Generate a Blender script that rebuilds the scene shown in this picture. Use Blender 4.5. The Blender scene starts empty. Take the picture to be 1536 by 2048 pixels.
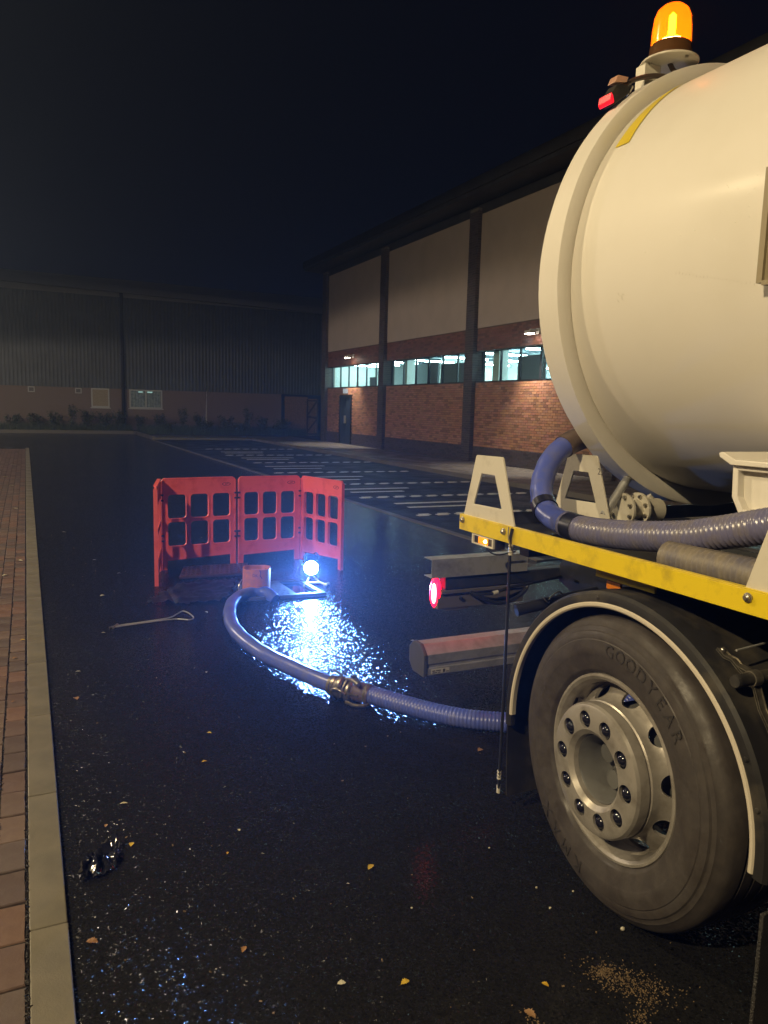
import bpy, math, random
from mathutils import Vector, Matrix, Quaternion
random.seed(7)
sc = bpy.context.scene
COL = sc.collection
pi = math.pi

# ---------------------------------------------------------------- camera
cd = bpy.data.cameras.new("camera"); cam = bpy.data.objects.new("camera", cd); COL.objects.link(cam)
cd.sensor_fit = 'HORIZONTAL'; cd.sensor_width = 36.0; cd.lens = 1500.0/1536*36.0
cd.clip_start = 0.05; cd.clip_end = 600
def cam_basis(yaw, pitch, roll):
    f = Vector((math.sin(yaw)*math.cos(pitch), math.cos(yaw)*math.cos(pitch), -math.sin(pitch)))
    r = Vector((math.cos(yaw), -math.sin(yaw), 0)); d = f.cross(r)
    c, s = math.cos(roll), math.sin(roll)
    return c*r+s*d, -s*r+c*d, f
r_, d_, f_ = cam_basis(0.44568963, 0.135532, -0.02644225)
m = Matrix((r_, -d_, -f_)).transposed().to_4x4(); m.translation = (0, 0, 1.71)
cam.matrix_world = m
sc.camera = cam

# ---------------------------------------------------------------- world, exposure, night lights
w = bpy.data.worlds.new("World"); sc.world = w; w.use_nodes = True
nt = w.node_tree; nt.nodes.clear()
bg = nt.nodes.new("ShaderNodeBackground"); out = nt.nodes.new("ShaderNodeOutputWorld")
bg.inputs[0].default_value = (0.0013, 0.0019, 0.0052, 1); bg.inputs[1].default_value = 1.0
nt.links.new(bg.outputs[0], out.inputs[0])
sc.view_settings.view_transform = 'Standard'; sc.view_settings.look = 'None'
sc.view_settings.exposure = 0.0; sc.view_settings.gamma = 1.0; sc.view_settings.use_curve_mapping = False
sc.cycles.use_denoising = True
sc.cycles.max_bounces = 6; sc.cycles.diffuse_bounces = 2; sc.cycles.glossy_bounces = 3
sc.cycles.transmission_bounces = 4; sc.cycles.volume_bounces = 0; sc.cycles.transparent_max_bounces = 12
sc.cycles.sample_clamp_indirect = 4.0
sc.cycles.caustics_reflective = False; sc.cycles.caustics_refractive = False

STREET = (1.0, 0.79, 0.455)
def lamp(name, kind, loc, power, color, radius=0.1, target=None, spot=None, blend=0.1):
    l = bpy.data.lights.new(name, kind); l.energy = power; l.color = color
    o = bpy.data.objects.new(name, l); COL.objects.link(o); o.location = loc
    l.shadow_soft_size = radius
    if kind == 'SPOT': l.spot_size = math.radians(spot); l.spot_blend = blend
    if target is not None:
        o.rotation_euler = (Vector(target)-Vector(loc)).to_track_quat('-Z', 'Y').to_euler()
    return o
P_NEAR = (-5.6, -0.6, 6.2); P_FAR = (-9.5, 27.0, 6.2); P_MID = (-5.9, 10.1, 9.0)
lamp("street_light_near", 'SPOT', P_NEAR, 3700, STREET, 0.12, (P_NEAR[0]+.6, P_NEAR[1]+.5, 0), 171, 0.06)
lamp("street_light_mid", 'SPOT', P_MID, 3800, STREET, 0.14, (P_MID[0]+.1, P_MID[1]-.03, 0), 178, 0.03)
lamp("street_light_far", 'SPOT', P_FAR, 5200, (1.0, 0.82, 0.62), 0.12, (P_FAR[0]+.6, P_FAR[1], 0), 171, 0.06)

# ---------------------------------------------------------------- materials
def mat(name, base=(0.5, 0.5, 0.5), rough=0.5, metal=0.0, spec=0.5, noise=None, bump=None, coat=0.0,
        rand=None, attr=None, rnoise=None, emit=None, estr=0.0, ramp2=None, coatr=0.1, sheen=0):
    m = bpy.data.materials.new(name); m.use_nodes = True
    n = m.node_tree.nodes; L = m.node_tree.links; b = n["Principled BSDF"]
    b.inputs["Base Color"].default_value = (*base, 1); b.inputs["Roughness"].default_value = rough
    b.inputs["Metallic"].default_value = metal; b.inputs["Specular IOR Level"].default_value = spec
    b.inputs["Coat Weight"].default_value = coat; b.inputs["Coat Roughness"].default_value = coatr
    tc = n.new("ShaderNodeTexCoord")
    src = None
    if noise:   # (scale, dark colour, low, high)
        tx = n.new("ShaderNodeTexNoise"); tx.inputs["Scale"].default_value = noise[0]
        tx.inputs["Detail"].default_value = 7; tx.inputs["Roughness"].default_value = 0.62
        L.new(tc.outputs["Object"], tx.inputs["Vector"])
        mr = n.new("ShaderNodeMapRange"); mr.inputs[1].default_value = noise[2]; mr.inputs[2].default_value = noise[3]
        L.new(tx.outputs["Fac"], mr.inputs[0])
        mx = n.new("ShaderNodeMix"); mx.data_type = 'RGBA'
        mx.inputs["A"].default_value = (*base, 1); mx.inputs["B"].default_value = (*noise[1], 1)
        L.new(mr.outputs[0], mx.inputs["Factor"]); src = mx.outputs["Result"]
    if attr:
        at = n.new("ShaderNodeAttribute"); at.attribute_name = "tint"
        mu = n.new("ShaderNodeMix"); mu.data_type = 'RGBA'; mu.blend_type = 'MULTIPLY'; mu.inputs["Factor"].default_value = 1
        if src: L.new(src, mu.inputs["A"])
        else: mu.inputs["A"].default_value = (*base, 1)
        L.new(at.outputs["Color"], mu.inputs["B"]); src = mu.outputs["Result"]
    if rand:   # per-object colour variation
        oi = n.new("ShaderNodeObjectInfo"); cr = n.new("ShaderNodeValToRGB")
        cr.color_ramp.interpolation = 'CONSTANT'
        while len(cr.color_ramp.elements) < len(rand): cr.color_ramp.elements.new(0.5)
        for i, c in enumerate(rand):
            cr.color_ramp.elements[i].position = i/len(rand); cr.color_ramp.elements[i].color = (*c, 1)
        L.new(oi.outputs["Random"], cr.inputs[0])
        mu = n.new("ShaderNodeMix"); mu.data_type = 'RGBA'; mu.blend_type = 'MULTIPLY'; mu.inputs["Factor"].default_value = 1
        if src: L.new(src, mu.inputs["A"])
        else: mu.inputs["A"].default_value = (*base, 1)
        L.new(cr.outputs[0], mu.inputs["B"]); src = mu.outputs["Result"]
    if src: L.new(src, b.inputs["Base Color"])
    if rnoise:  # (scale, low rough, high rough)
        tx = n.new("ShaderNodeTexNoise"); tx.inputs["Scale"].default_value = rnoise[0]; tx.inputs["Detail"].default_value = 5
        L.new(tc.outputs["Object"], tx.inputs["Vector"])
        mr = n.new("ShaderNodeMapRange"); mr.inputs[1].default_value = .35; mr.inputs[2].default_value = .65
        mr.inputs[3].default_value = rnoise[1]; mr.inputs[4].default_value = rnoise[2]
        L.new(tx.outputs["Fac"], mr.inputs[0]); L.new(mr.outputs[0], b.inputs["Roughness"])
    if bump:    # (scale, strength, distance)
        tx = n.new("ShaderNodeTexNoise"); tx.inputs["Scale"].default_value = bump[0]; tx.inputs["Detail"].default_value = 6
        L.new(tc.outputs["Object"], tx.inputs["Vector"])
        bp = n.new("ShaderNodeBump"); bp.inputs["Strength"].default_value = bump[1]; bp.inputs["Distance"].default_value = bump[2]
        L.new(tx.outputs["Fac"], bp.inputs["Height"]); L.new(bp.outputs[0], b.inputs["Normal"])
    if emit:
        b.inputs["Emission Color"].default_value = (*emit, 1); b.inputs["Emission Strength"].default_value = estr
    return m

def asphalt_mat():
    m = bpy.data.materials.new("wet_asphalt"); m.use_nodes = True
    n = m.node_tree.nodes; L = m.node_tree.links; b = n["Principled BSDF"]
    g = n.new("ShaderNodeNewGeometry")
    def mp(a): L.new(g.outputs["Position"], a.inputs["Vector"])
    vo = n.new("ShaderNodeTexVoronoi"); vo.inputs["Scale"].default_value = 145; mp(vo)
    vo2 = n.new("ShaderNodeTexVoronoi"); vo2.inputs["Scale"].default_value = 260; mp(vo2)
    no = n.new("ShaderNodeTexNoise"); no.inputs["Scale"].default_value = 1.3; no.inputs["Detail"].default_value = 6; mp(no)
    n3 = n.new("ShaderNodeTexNoise"); n3.inputs["Scale"].default_value = 30; n3.inputs["Detail"].default_value = 4; mp(n3)
    # stones of slightly different dark greys
    cr = n.new("ShaderNodeMapRange"); cr.inputs[3].default_value = 0.006; cr.inputs[4].default_value = 0.022
    sep = n.new("ShaderNodeSeparateColor"); L.new(vo.outputs["Color"], sep.inputs[0]); L.new(sep.outputs[0], cr.inputs[0])
    cb = n.new("ShaderNodeCombineColor")
    for i in range(3): L.new(cr.outputs[0], cb.inputs[i])
    L.new(cb.outputs[0], b.inputs["Base Color"])
    r = n.new("ShaderNodeMapRange"); r.inputs[1].default_value = .35; r.inputs[2].default_value = .68
    r.inputs[3].default_value = .08; r.inputs[4].default_value = .14
    L.new(no.outputs["Fac"], r.inputs[0]); L.new(r.outputs[0], b.inputs["Roughness"])
    # every stone chip is a small wet facet with its own tilt, on top of a gently uneven surface
    def tilt(vor, amt):
        v = n.new("ShaderNodeVectorMath"); v.operation = 'SUBTRACT'; v.inputs[1].default_value = (.5, .5, .5); L.new(vor.outputs["Color"], v.inputs[0])
        v2 = n.new("ShaderNodeVectorMath"); v2.operation = 'MULTIPLY'; v2.inputs[1].default_value = (amt, amt, 0); L.new(v.outputs[0], v2.inputs[0]); return v2
    t1, t2 = tilt(vo, 1.3), tilt(vo2, .25)
    h3 = n.new("ShaderNodeBump"); h3.inputs["Strength"].default_value = .5; h3.inputs["Distance"].default_value = .006; L.new(n3.outputs["Fac"], h3.inputs["Height"])
    a1 = n.new("ShaderNodeVectorMath"); a1.operation = 'ADD'; L.new(t1.outputs[0], a1.inputs[0]); L.new(t2.outputs[0], a1.inputs[1])
    a2 = n.new("ShaderNodeVectorMath"); a2.operation = 'ADD'; L.new(a1.outputs[0], a2.inputs[0]); L.new(h3.outputs[0], a2.inputs[1])
    nn = n.new("ShaderNodeVectorMath"); nn.operation = 'NORMALIZE'; L.new(a2.outputs[0], nn.inputs[0]); L.new(nn.outputs[0], b.inputs["Normal"])
    # the water film: smoother, only gently uneven
    b.inputs["Coat Weight"].default_value = .12; b.inputs["Coat Roughness"].default_value = .11; b.inputs["Coat IOR"].default_value = 1.33
    cf = n.new("ShaderNodeVectorMath"); cf.operation = 'MULTIPLY'; cf.inputs[1].default_value = (.045, .045, 0); L.new(t1.outputs[0], cf.inputs[0])
    c2 = n.new("ShaderNodeVectorMath"); c2.operation = 'ADD'; L.new(cf.outputs[0], c2.inputs[0]); c2.inputs[1].default_value = (0, 0, 1)
    c3 = n.new("ShaderNodeVectorMath"); c3.operation = 'NORMALIZE'; L.new(c2.outputs[0], c3.inputs[0]); L.new(c3.outputs[0], b.inputs["Coat Normal"])
    b.inputs["Specular IOR Level"].default_value = 0.045
    return m

M_ASPH = asphalt_mat()
M_TANK = mat("cream_tank_paint", (0.77, 0.73, 0.66), 0.58, noise=(1.6, (0.67, 0.63, 0.55), .45, .95), bump=(420, .22, .0008), coat=.05, coatr=.2)
M_CREAM = mat("cream_plate_paint", (0.66, 0.62, 0.52), 0.42, noise=(9, (0.42, 0.38, 0.30), .52, .85), bump=(120, .12, .001))
M_RAIL = mat("yellow_rail_paint", (0.80, 0.60, 0.02), 0.34, noise=(14, (0.42, 0.30, 0.03), .5, .85), bump=(60, .15, .001))
M_TAPE = mat("yellow_tape", (0.72, 0.55, 0.03), 0.4, noise=(12, (0.55, 0.42, 0.05), .5, .8))
M_RUBBER = mat("tyre_rubber", (0.044, 0.037, 0.033), 0.62, noise=(24, (0.066, 0.056, 0.048), .40, .75), bump=(55, .5, .002), rnoise=(9, .4, .8))
M_TREAD = mat("tyre_tread", (0.025, 0.024, 0.023), 0.7, noise=(11, (0.06, 0.05, 0.04), .45, .75), bump=(60, .4, .003))
M_LETTER = mat("raised_rubber_letter", (0.034, 0.030, 0.026), 0.6)
M_BLACKP = mat("black_plastic", (0.022, 0.021, 0.02), 0.38, noise=(6, (0.10, 0.085, 0.06), .48, .8), rnoise=(5, .3, .7), bump=(30, .2, .002))
M_FLAP = mat("black_flap_rubber", (0.035, 0.033, 0.03), 0.32, bump=(170, 1.0, .010), noise=(8, (.06, .05, .04), .5, .8))
M_CHASSIS = mat("dark_chassis_paint", (0.03, 0.032, 0.036), 0.45, noise=(8, (0.09, 0.08, 0.065), .5, .8), bump=(40, .3, .002))
M_GALV = mat("galvanised_steel", (0.48, 0.48, 0.47), 0.38, metal=.4, noise=(10, (0.22, 0.21, 0.2), .45, .8), bump=(50, .15, .001))
M_RIM = mat("silver_rim_paint", (0.44, 0.41, 0.37), 0.34, metal=.45, noise=(11, (0.20, 0.175, 0.14), .44, .78), bump=(70, .15, .001))
M_NUT = mat("black_nut_cap", (0.012, 0.012, 0.02), 0.12, coat=.6)
M_HUB = mat("grey_hub_paint", (0.13, 0.13, 0.125), 0.4, noise=(12, (.08, .075, .07), .5, .8))
M_HOSE = mat("blue_hose_pvc", (0.09, 0.125, 0.48), 0.30, noise=(14, (0.15, 0.16, 0.34), .46, .76), bump=(45, .25, .002))
M_HOSET = mat("tray_hose_pvc", (0.15, 0.15, 0.27), 0.26, noise=(16, (0.20, 0.18, 0.19), .44, .74), bump=(45, .25, .002))
M_HOSEW = mat("dusty_hose_pvc", (0.22, 0.19, 0.15), 0.5, noise=(12, (0.10, 0.10, 0.15), .42, .72), bump=(45, .3, .002))
M_BAND = mat("hose_tape_band", (0.015, 0.016, 0.03), 0.3)
M_BRASS = mat("weathered_coupling", (0.34, 0.31, 0.25), 0.35, metal=.75, noise=(40, (0.16, 0.14, 0.11), .4, .7), bump=(80, .3, .001))
M_BOLT = mat("bolt_steel", (0.5, 0.47, 0.42), 0.3, metal=.9)
M_RED = mat("barrier_red_plastic", (0.93, 0.145, 0.115), 0.42, noise=(7, (0.70, 0.07, 0.05), .5, .8), bump=(25, .1, .002))
M_REDD = mat("barrier_logo_print", (0.12, 0.01, 0.02), 0.5)
M_HINGE = mat("barrier_hinge_plastic", (0.035, 0.02, 0.04), 0.4)
M_CLAY = mat("orange_pipe_clay", (0.62, 0.20, 0.05), 0.45, noise=(16, (0.40, 0.16, 0.08), .45, .7), bump=(30, .25, .003))
M_SHEET = mat("wet_black_sheeting", (0.006, 0.007, 0.010), 0.42, noise=(9, (.014, .014, .018), .45, .7), bump=(16, .5, .01))
M_PLATE = mat("redlit_chequer_plate", (0.10, 0.055, 0.04), 0.4, metal=.4, noise=(12, (0.16, 0.07, 0.05), .4, .7))  # brown-red tone stands for red light falling on the plate
M_FRAME = mat("cast_frame_metal", (0.09, 0.095, 0.10), 0.6, metal=.1, noise=(25, (0.08, 0.08, 0.09), .42, .66), bump=(60, .5, .003))
M_PITDARK = mat("pit_darkness", (0.006, 0.008, 0.012), 0.08)
M_YPL = mat("yellow_stand_plastic", (0.75, 0.6, 0.08), 0.35)
M_DARKM = mat("black_metal", (0.02, 0.02, 0.022), 0.4)
M_KERB = mat("concrete_edging", (0.165, 0.145, 0.105), 0.62, noise=(5, (0.105, 0.095, 0.07), .4, .75), bump=(160, .35, .002), rnoise=(3, .45, .8))
M_PAVER = mat("wet_block_paver", (0.155, 0.105, 0.082), 0.6, noise=(22, (0.12, 0.075, 0.06), .42, .72), bump=(130, .4, .002),
              rand=[(1, 1, 1), (.78, .72, .74), (.62, .62, .66), (.95, .82, .75), (.85, .85, .85), (.7, .75, .82), (1.08, .9, .82)], rnoise=(8, .4, .75))
M_PAVERS = mat("wet_block_paver_far", (0.135, 0.093, 0.074), 0.6, attr=True, noise=(22, (0.13, 0.08, 0.065), .42, .72), bump=(90, .3, .002))
M_JOINT = mat("dark_joint_sand", (0.02, 0.016, 0.012), 0.9, bump=(200, .6, .004))
M_BAYB = mat("bay_block", (0.030, 0.030, 0.033), 0.6, attr=True, spec=.25, bump=(60, .3, .002), rnoise=(1.5, .5, .75))
M_WHITEB = mat("white_marking_block", (0.85, 0.83, 0.78), 0.45, noise=(20, (0.35, 0.34, 0.3), .45, .75), attr=True)
M_FOOTB = mat("footpath_block", (0.13, 0.115, 0.095), 0.5, attr=True, bump=(60, .3, .002), rnoise=(1.5, .35, .65))
M_BRICK = mat("orange_brick", (0.36, 0.185, 0.105), 0.55, attr=True, bump=(60, .4, .004))
M_BRICKD = mat("dark_brick", (0.075, 0.06, 0.058), 0.5, attr=True, bump=(60, .35, .004))
M_BRICKR = mat("brown_brick", (0.19, 0.085, 0.06), 0.55, attr=True, bump=(60, .35, .004))
M_MORTAR = mat("mortar", (0.12, 0.085, 0.06), 0.8, bump=(90, .5, .003))
M_MORTARD = mat("grey_mortar", (0.17, 0.155, 0.13), 0.8, bump=(90, .5, .003))
M_RENDER = mat("cream_render", (0.42, 0.35, 0.31), 0.75, noise=(1.2, (0.36, 0.30, 0.265), .4, .8), bump=(50, .2, .003))
M_ROOFD = mat("dark_fascia", (0.03, 0.03, 0.034), 0.5, noise=(2, (.05, .05, .055), .4, .7))
M_DOOR = mat("dark_blue_door", (0.02, 0.03, 0.05), 0.4)
M_WFRAME = mat("black_window_frame", (0.012, 0.013, 0.015), 0.35)
M_WHITE = mat("white_interior", (0.75, 0.8, 0.78), 0.6)
M_CEILI = mat("interior_ceiling", (0.30, 0.36, 0.38), 0.6, noise=(3, (0.16, 0.2, 0.22), .42, .6))
M_BLIND = mat("grey_blind", (0.22, 0.26, 0.30), 0.7)
M_CLAD = mat("grey_cladding", (0.11, 0.12, 0.125), 0.5, noise=(1.5, (0.08, 0.088, 0.09), .4, .7))
M_WPIPE = mat("black_downpipe", (0.02, 0.02, 0.022), 0.3)
M_OSB = mat("window_board", (0.40, 0.33, 0.22), 0.7, noise=(22, (0.26, 0.20, 0.12), .42, .62))
M_WPAINT = mat("white_window_paint", (0.5, 0.5, 0.48), 0.5)
M_CURT = mat("pale_curtain", (0.30, 0.36, 0.36), 0.8, noise=(6, (0.16, 0.2, 0.21), .42, .62))
M_FENCE = mat("timber_fence", (0.26, 0.16, 0.09), 0.7, noise=(9, (0.15, 0.09, 0.05), .4, .7), bump=(30, .3, .003))
M_LEAF = mat("shrub_leaf", (0.05, 0.07, 0.03), 0.5, attr=True)
M_BARK = mat("bark", (0.10, 0.08, 0.06), 0.8, bump=(40, .5, .004))
M_BIRCH = mat("pale_bark", (0.42, 0.40, 0.36), 0.7, noise=(18, (.15, .14, .12), .55, .7))
M_SOIL = mat("bed_soil", (0.035, 0.03, 0.022), 0.9, bump=(14, .8, .03))
M_LY = mat("yellow_leaf", (0.62, 0.42, 0.05), 0.4, rand=[(1, 1, 1), (.9, .75, .7), (1, .9, .6), (.8, .8, 1)], bump=(80, .4, .001))
M_LB = mat("brown_leaf", (0.30, 0.17, 0.08), 0.45, rand=[(1, 1, 1), (.8, .7, .6), (1.1, 1, .8)], bump=(80, .4, .001))
M_LP = mat("pale_leaf", (0.62, 0.58, 0.45), 0.4, rand=[(1, 1, 1), (.85, .8, .7)], bump=(80, .4, .001))
M_STONE = mat("pale_pebble", (0.5, 0.46, 0.36), 0.5)
M_SAND = mat("sandy_grit", (0.17, 0.115, 0.065), 0.6, attr=True)
M_STICK = mat("paper_sticker", (0.55, 0.52, 0.45), 0.5)
M_INK = mat("print_ink", (0.08, 0.07, 0.07), 0.6)
def emis(name, col, s, base=(0.02, 0.02, 0.02)):
    return mat(name, base, 0.3, emit=col, estr=s)
E_LED = emis("led_emitter", (0.15, 0.36, 1.0), 700)
E_RED = emis("red_lens_lit", (1.0, 0.003, 0.02), 9.0, (0.5, .01, .01))
E_REDC = emis("red_lens_core", (1.0, 0.22, 0.22), 9.0, (0.5, .01, .01))
E_AMB = emis("amber_marker_lit", (1.0, 0.30, 0.0), 1.1, (.6, .2, .01))
E_AMBC = emis("amber_bulb", (1.0, 0.72, 0.25), 60.0)
E_BEAC = emis("beacon_bulb", (1.0, 0.50, 0.12), 130.0)
E_STRIP = emis("strip_light", (0.72, 1.0, 0.97), 55.0)
E_WALL = emis("wall_lamp_glow", (1.0, 0.86, 0.68), 60.0)
E_SIGN = emis("door_sign_glow", (0.75, 0.85, 0.9), 0.5)
def dome_mat():
    m = bpy.data.materials.new("amber_dome_plastic"); m.use_nodes = True
    n = m.node_tree.nodes; L = m.node_tree.links; n.clear()
    o = n.new("ShaderNodeOutputMaterial"); tr = n.new("ShaderNodeBsdfTransparent"); tr.inputs[0].default_value = (1.0, 0.30, 0.015, 1)
    gl = n.new("ShaderNodeBsdfPrincipled"); gl.inputs["Base Color"].default_value = (.8, .25, .01, 1); gl.inputs["Roughness"].default_value = .15
    gl.inputs["Emission Color"].default_value = (1, .25, .005, 1); gl.inputs["Emission Strength"].default_value = .9
    mx = n.new("ShaderNodeMixShader"); mx.inputs[0].default_value = .6
    L.new(tr.outputs[0], mx.inputs[1]); L.new(gl.outputs[0], mx.inputs[2]); L.new(mx.outputs[0], o.inputs[0]); return m
M_DOME = dome_mat()
def glass_mat():
    m = bpy.data.materials.new("window_glass"); m.use_nodes = True
    n = m.node_tree.nodes; L = m.node_tree.links; n.clear()
    o = n.new("ShaderNodeOutputMaterial"); tr = n.new("ShaderNodeBsdfTransparent"); tr.inputs[0].default_value = (.86, .95, .95, 1)
    gl = n.new("ShaderNodeBsdfGlossy"); gl.inputs["Roughness"].default_value = .05; gl.inputs[0].default_value = (.8, .8, .8, 1)
    mx = n.new("ShaderNodeMixShader"); mx.inputs[0].default_value = .08
    L.new(tr.outputs[0], mx.inputs[1]); L.new(gl.outputs[0], mx.inputs[2]); L.new(mx.outputs[0], o.inputs[0]); return m
M_GLASS = glass_mat()

# ---------------------------------------------------------------- mesh helpers
class MB:
    def __init__(s): s.v = []; s.f = []; s.c = []; s.has = False
    def add(s, vs, fs, col=None):
        o = len(s.v); s.v += [tuple(x) for x in vs]; s.f += [tuple(i+o for i in f) for f in fs]
        s.c += [col or (1, 1, 1)]*len(fs)
        if col: s.has = True
        return s
    def box(s, a, b, col=None, M=None, skip=()):
        (x0, y0, z0), (x1, y1, z1) = a, b
        vs = [Vector(p) for p in ((x0,y0,z0),(x1,y0,z0),(x1,y1,z0),(x0,y1,z0),(x0,y0,z1),(x1,y0,z1),(x1,y1,z1),(x0,y1,z1))]
        if M is not None: vs = [M @ v for v in vs]
        fs = dict(b=(0,3,2,1), t=(4,5,6,7), f=(0,1,5,4), r=(1,2,6,5), k=(2,3,7,6), l=(3,0,4,7))
        return s.add(vs, [v for k, v in fs.items() if k not in skip], col)
    def tube(s, path, r, n=12, caps=True, rf=None, close=False):
        P = [Vector(p) for p in path]; k = len(P)
        T = [(P[min(i+1, k-1)]-P[max(i-1, 0)]).normalized() for i in range(k)]
        a = Vector((0, 0, 1)) if abs(T[0].z) < .9 else Vector((1, 0, 0))
        N = (a - T[0]*a.dot(T[0])).normalized(); vs = []
        for i in range(k):
            if i:
                q = T[i-1].rotation_difference(T[i]); N = (q @ N); N = (N - T[i]*N.dot(T[i])).normalized()
            B = T[i].cross(N); rr = rf(i, k) if rf else r
            for j in range(n):
                t = 2*pi*j/n; vs.append(P[i] + (N*math.cos(t) + B*math.sin(t))*rr)
        fs = [(i*n+j, i*n+(j+1) % n, (i+1)*n+(j+1) % n, (i+1)*n+j) for i in range(k-1) for j in range(n)]
        if caps: fs += [tuple(reversed(range(n))), tuple((k-1)*n+j for j in range(n))]
        return s.add(vs, fs)
    def lathe(s, prof, o, axis='X', n=48, a0=0, a1=2*pi, closed=False, col=None):
        """prof: (along axis, radius); o: centre"""
        full = abs(a1-a0-2*pi) < 1e-6; m = n if full else n+1; vs = []
        for (t, r) in prof:
            for j in range(m):
                a = a0+(a1-a0)*j/n; c, q = r*math.cos(a), r*math.sin(a)
                vs.append({'X': (t, c, q), 'Y': (c, t, q), 'Z': (c, q, t)}[axis])
        vs = [(x+o[0], y+o[1], z+o[2]) for x, y, z in vs]
        K = len(prof); fs = []
        for i in range(K if closed else K-1):
            for j in range(n):
                j2 = (j+1) % m; i2 = (i+1) % K
                fs.append((i*m+j, i*m+j2, i2*m+j2, i2*m+j))
        return s.add(vs, fs, col)
    def prism(s, poly, t0, t1, plane='YZ', M=None, holes=None):
        """poly extruded between t0 and t1 on the missing axis"""
        f = {'YZ': lambda a, b, t: (t, a, b), 'XZ': lambda a, b, t: (a, t, b), 'XY': lambda a, b, t: (a, b, t)}[plane]
        n = len(poly); vs = [Vector(f(a, b, t0)) for a, b in poly]+[Vector(f(a, b, t1)) for a, b in poly]
        if M is not None: vs = [M @ v for v in vs]
        fs = [tuple(reversed(range(n))), tuple(range(n, 2*n))]+[(i, (i+1) % n, n+(i+1) % n, n+i) for i in range(n)]
        return s.add(vs, fs)
    def ringprism(s, outer, inner, t0, t1, plane='YZ'):
        """plate with one opening; outer and inner have the same number of corners"""
        f = {'YZ': lambda a, b, t: (t, a, b), 'XZ': lambda a, b, t: (a, t, b), 'XY': lambda a, b, t: (a, b, t)}[plane]
        n = len(outer); vs = [f(a, b, t) for t in (t0, t1) for p in (outer, inner) for a, b in p]; fs = []
        for i in range(n):
            j = (i+1) % n
            fs += [(i, j, n+j, n+i), (2*n+i, 3*n+i, 3*n+j, 2*n+j), (i, 2*n+i, 2*n+j, j), (n+i, n+j, 3*n+j, 3*n+i)]
        return s.add(vs, fs)
    def sphere(s, c, r, n=12, k=6, sc=(1, 1, 1), half=None):
        prof = [(-math.cos(pi*i/k), max(math.sin(pi*i/k), 1e-4)) for i in range(k+1)]
        o = len(s.v); s.lathe(prof, (0, 0, 0), 'Z', n)
        for i in range(o, len(s.v)):
            x, y, z = s.v[i]; s.v[i] = (c[0]+x*r*sc[0], c[1]+y*r*sc[1], c[2]+z*r*sc[2])
        return s

def world_mat(o):
    M = o.matrix_basis.copy(); p = o.parent
    while p: M = p.matrix_basis @ M; p = p.parent
    return M
def mesh_from(name, mb, mats, smooth=False, local=None):
    me = bpy.data.meshes.new(name)
    vs = mb.v if local is None else [local @ Vector(v) for v in mb.v]
    me.from_pydata(vs, [], mb.f); me.materials.append(mats)
    if mb.has:
        a = me.color_attributes.new("tint", 'FLOAT_COLOR', 'CORNER'); dat = []
        for f, c in zip(mb.f, mb.c): dat += [c[0], c[1], c[2], 1.0]*len(f)
        a.data.foreach_set("color", dat)
    me.validate(); me.update()
    import bmesh
    bm = bmesh.new(); bm.from_mesh(me); bmesh.ops.recalc_face_normals(bm, faces=bm.faces); bm.to_mesh(me); bm.free()
    if smooth:
        me.polygons.foreach_set("use_smooth", [True]*len(me.polygons))
        try: me.set_sharp_from_angle(angle=math.radians(smooth if smooth > 1 else 35))
        except Exception: pass
    return me
def obj(name, mb, mt, parent=None, smooth=False, bevel=0, label=None, **props):
    local = world_mat(parent).inverted() if parent else None
    o = bpy.data.objects.new(name, mesh_from(name, mb, mt, smooth, local)); COL.objects.link(o)
    if parent: o.parent = parent
    if bevel:
        b = o.modifiers.new("bevel", 'BEVEL'); b.width = bevel; b.segments = 2; b.limit_method = 'ANGLE'; b.angle_limit = math.radians(40)
    if label: o["label"] = label
    for k, v in props.items(): o[k] = v
    return o
def thing(name, label, cat, loc, rz=0, group=None):
    o = bpy.data.objects.new(name, None); COL.objects.link(o); o.location = loc; o.rotation_euler = (0, 0, rz)
    o["label"] = label; o["category"] = cat
    if group: o["group"] = group
    o.empty_display_size = .1
    return o
def tag(o, label, cat, group=None):
    o["label"] = label; o["category"] = cat
    if group: o["group"] = group
    return o
def copy_tree(o, parent=None):
    c = o.copy(); COL.objects.link(c); c.parent = parent
    for ch in list(o.children): copy_tree(ch, c)
    return c
def boolean(o, cutter_mb):
    cm = mesh_from("cut", cutter_mb, M_CHASSIS, False, world_mat(o).inverted()); co = bpy.data.objects.new("cut", cm); COL.objects.link(co)
    co.matrix_basis = world_mat(o)
    bpy.context.view_layer.update()
    md = o.modifiers.new("b", 'BOOLEAN'); md.operation = 'DIFFERENCE'; md.object = co; md.solver = 'EXACT'
    bpy.context.view_layer.update()
    dg = bpy.context.evaluated_depsgraph_get()
    nm = bpy.data.meshes.new_from_object(o.evaluated_get(dg)); o.modifiers.clear(); o.data = nm
    bpy.data.objects.remove(co); bpy.data.meshes.remove(cm)
def text_mesh(s, size, depth=0.0, shear=0.0, align='CENTER'):
    c = bpy.data.curves.new("txt", 'FONT'); c.body = s; c.size = size; c.extrude = depth; c.shear = shear
    c.align_x = align; c.align_y = 'CENTER'; c.resolution_u = 3
    o = bpy.data.objects.new("txt", c); COL.objects.link(o); bpy.context.view_layer.update()
    me = bpy.data.meshes.new_from_object(o.evaluated_get(bpy.context.evaluated_depsgraph_get()))
    bpy.data.objects.remove(o); bpy.data.curves.remove(c); return me
def add_text(mb, s, size, M, depth=0.0, shear=0.0):
    me = text_mesh(s, size, depth, shear)
    mb.add([M @ v.co for v in me.vertices], [tuple(p.vertices) for p in me.polygons]); bpy.data.meshes.remove(me)
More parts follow.
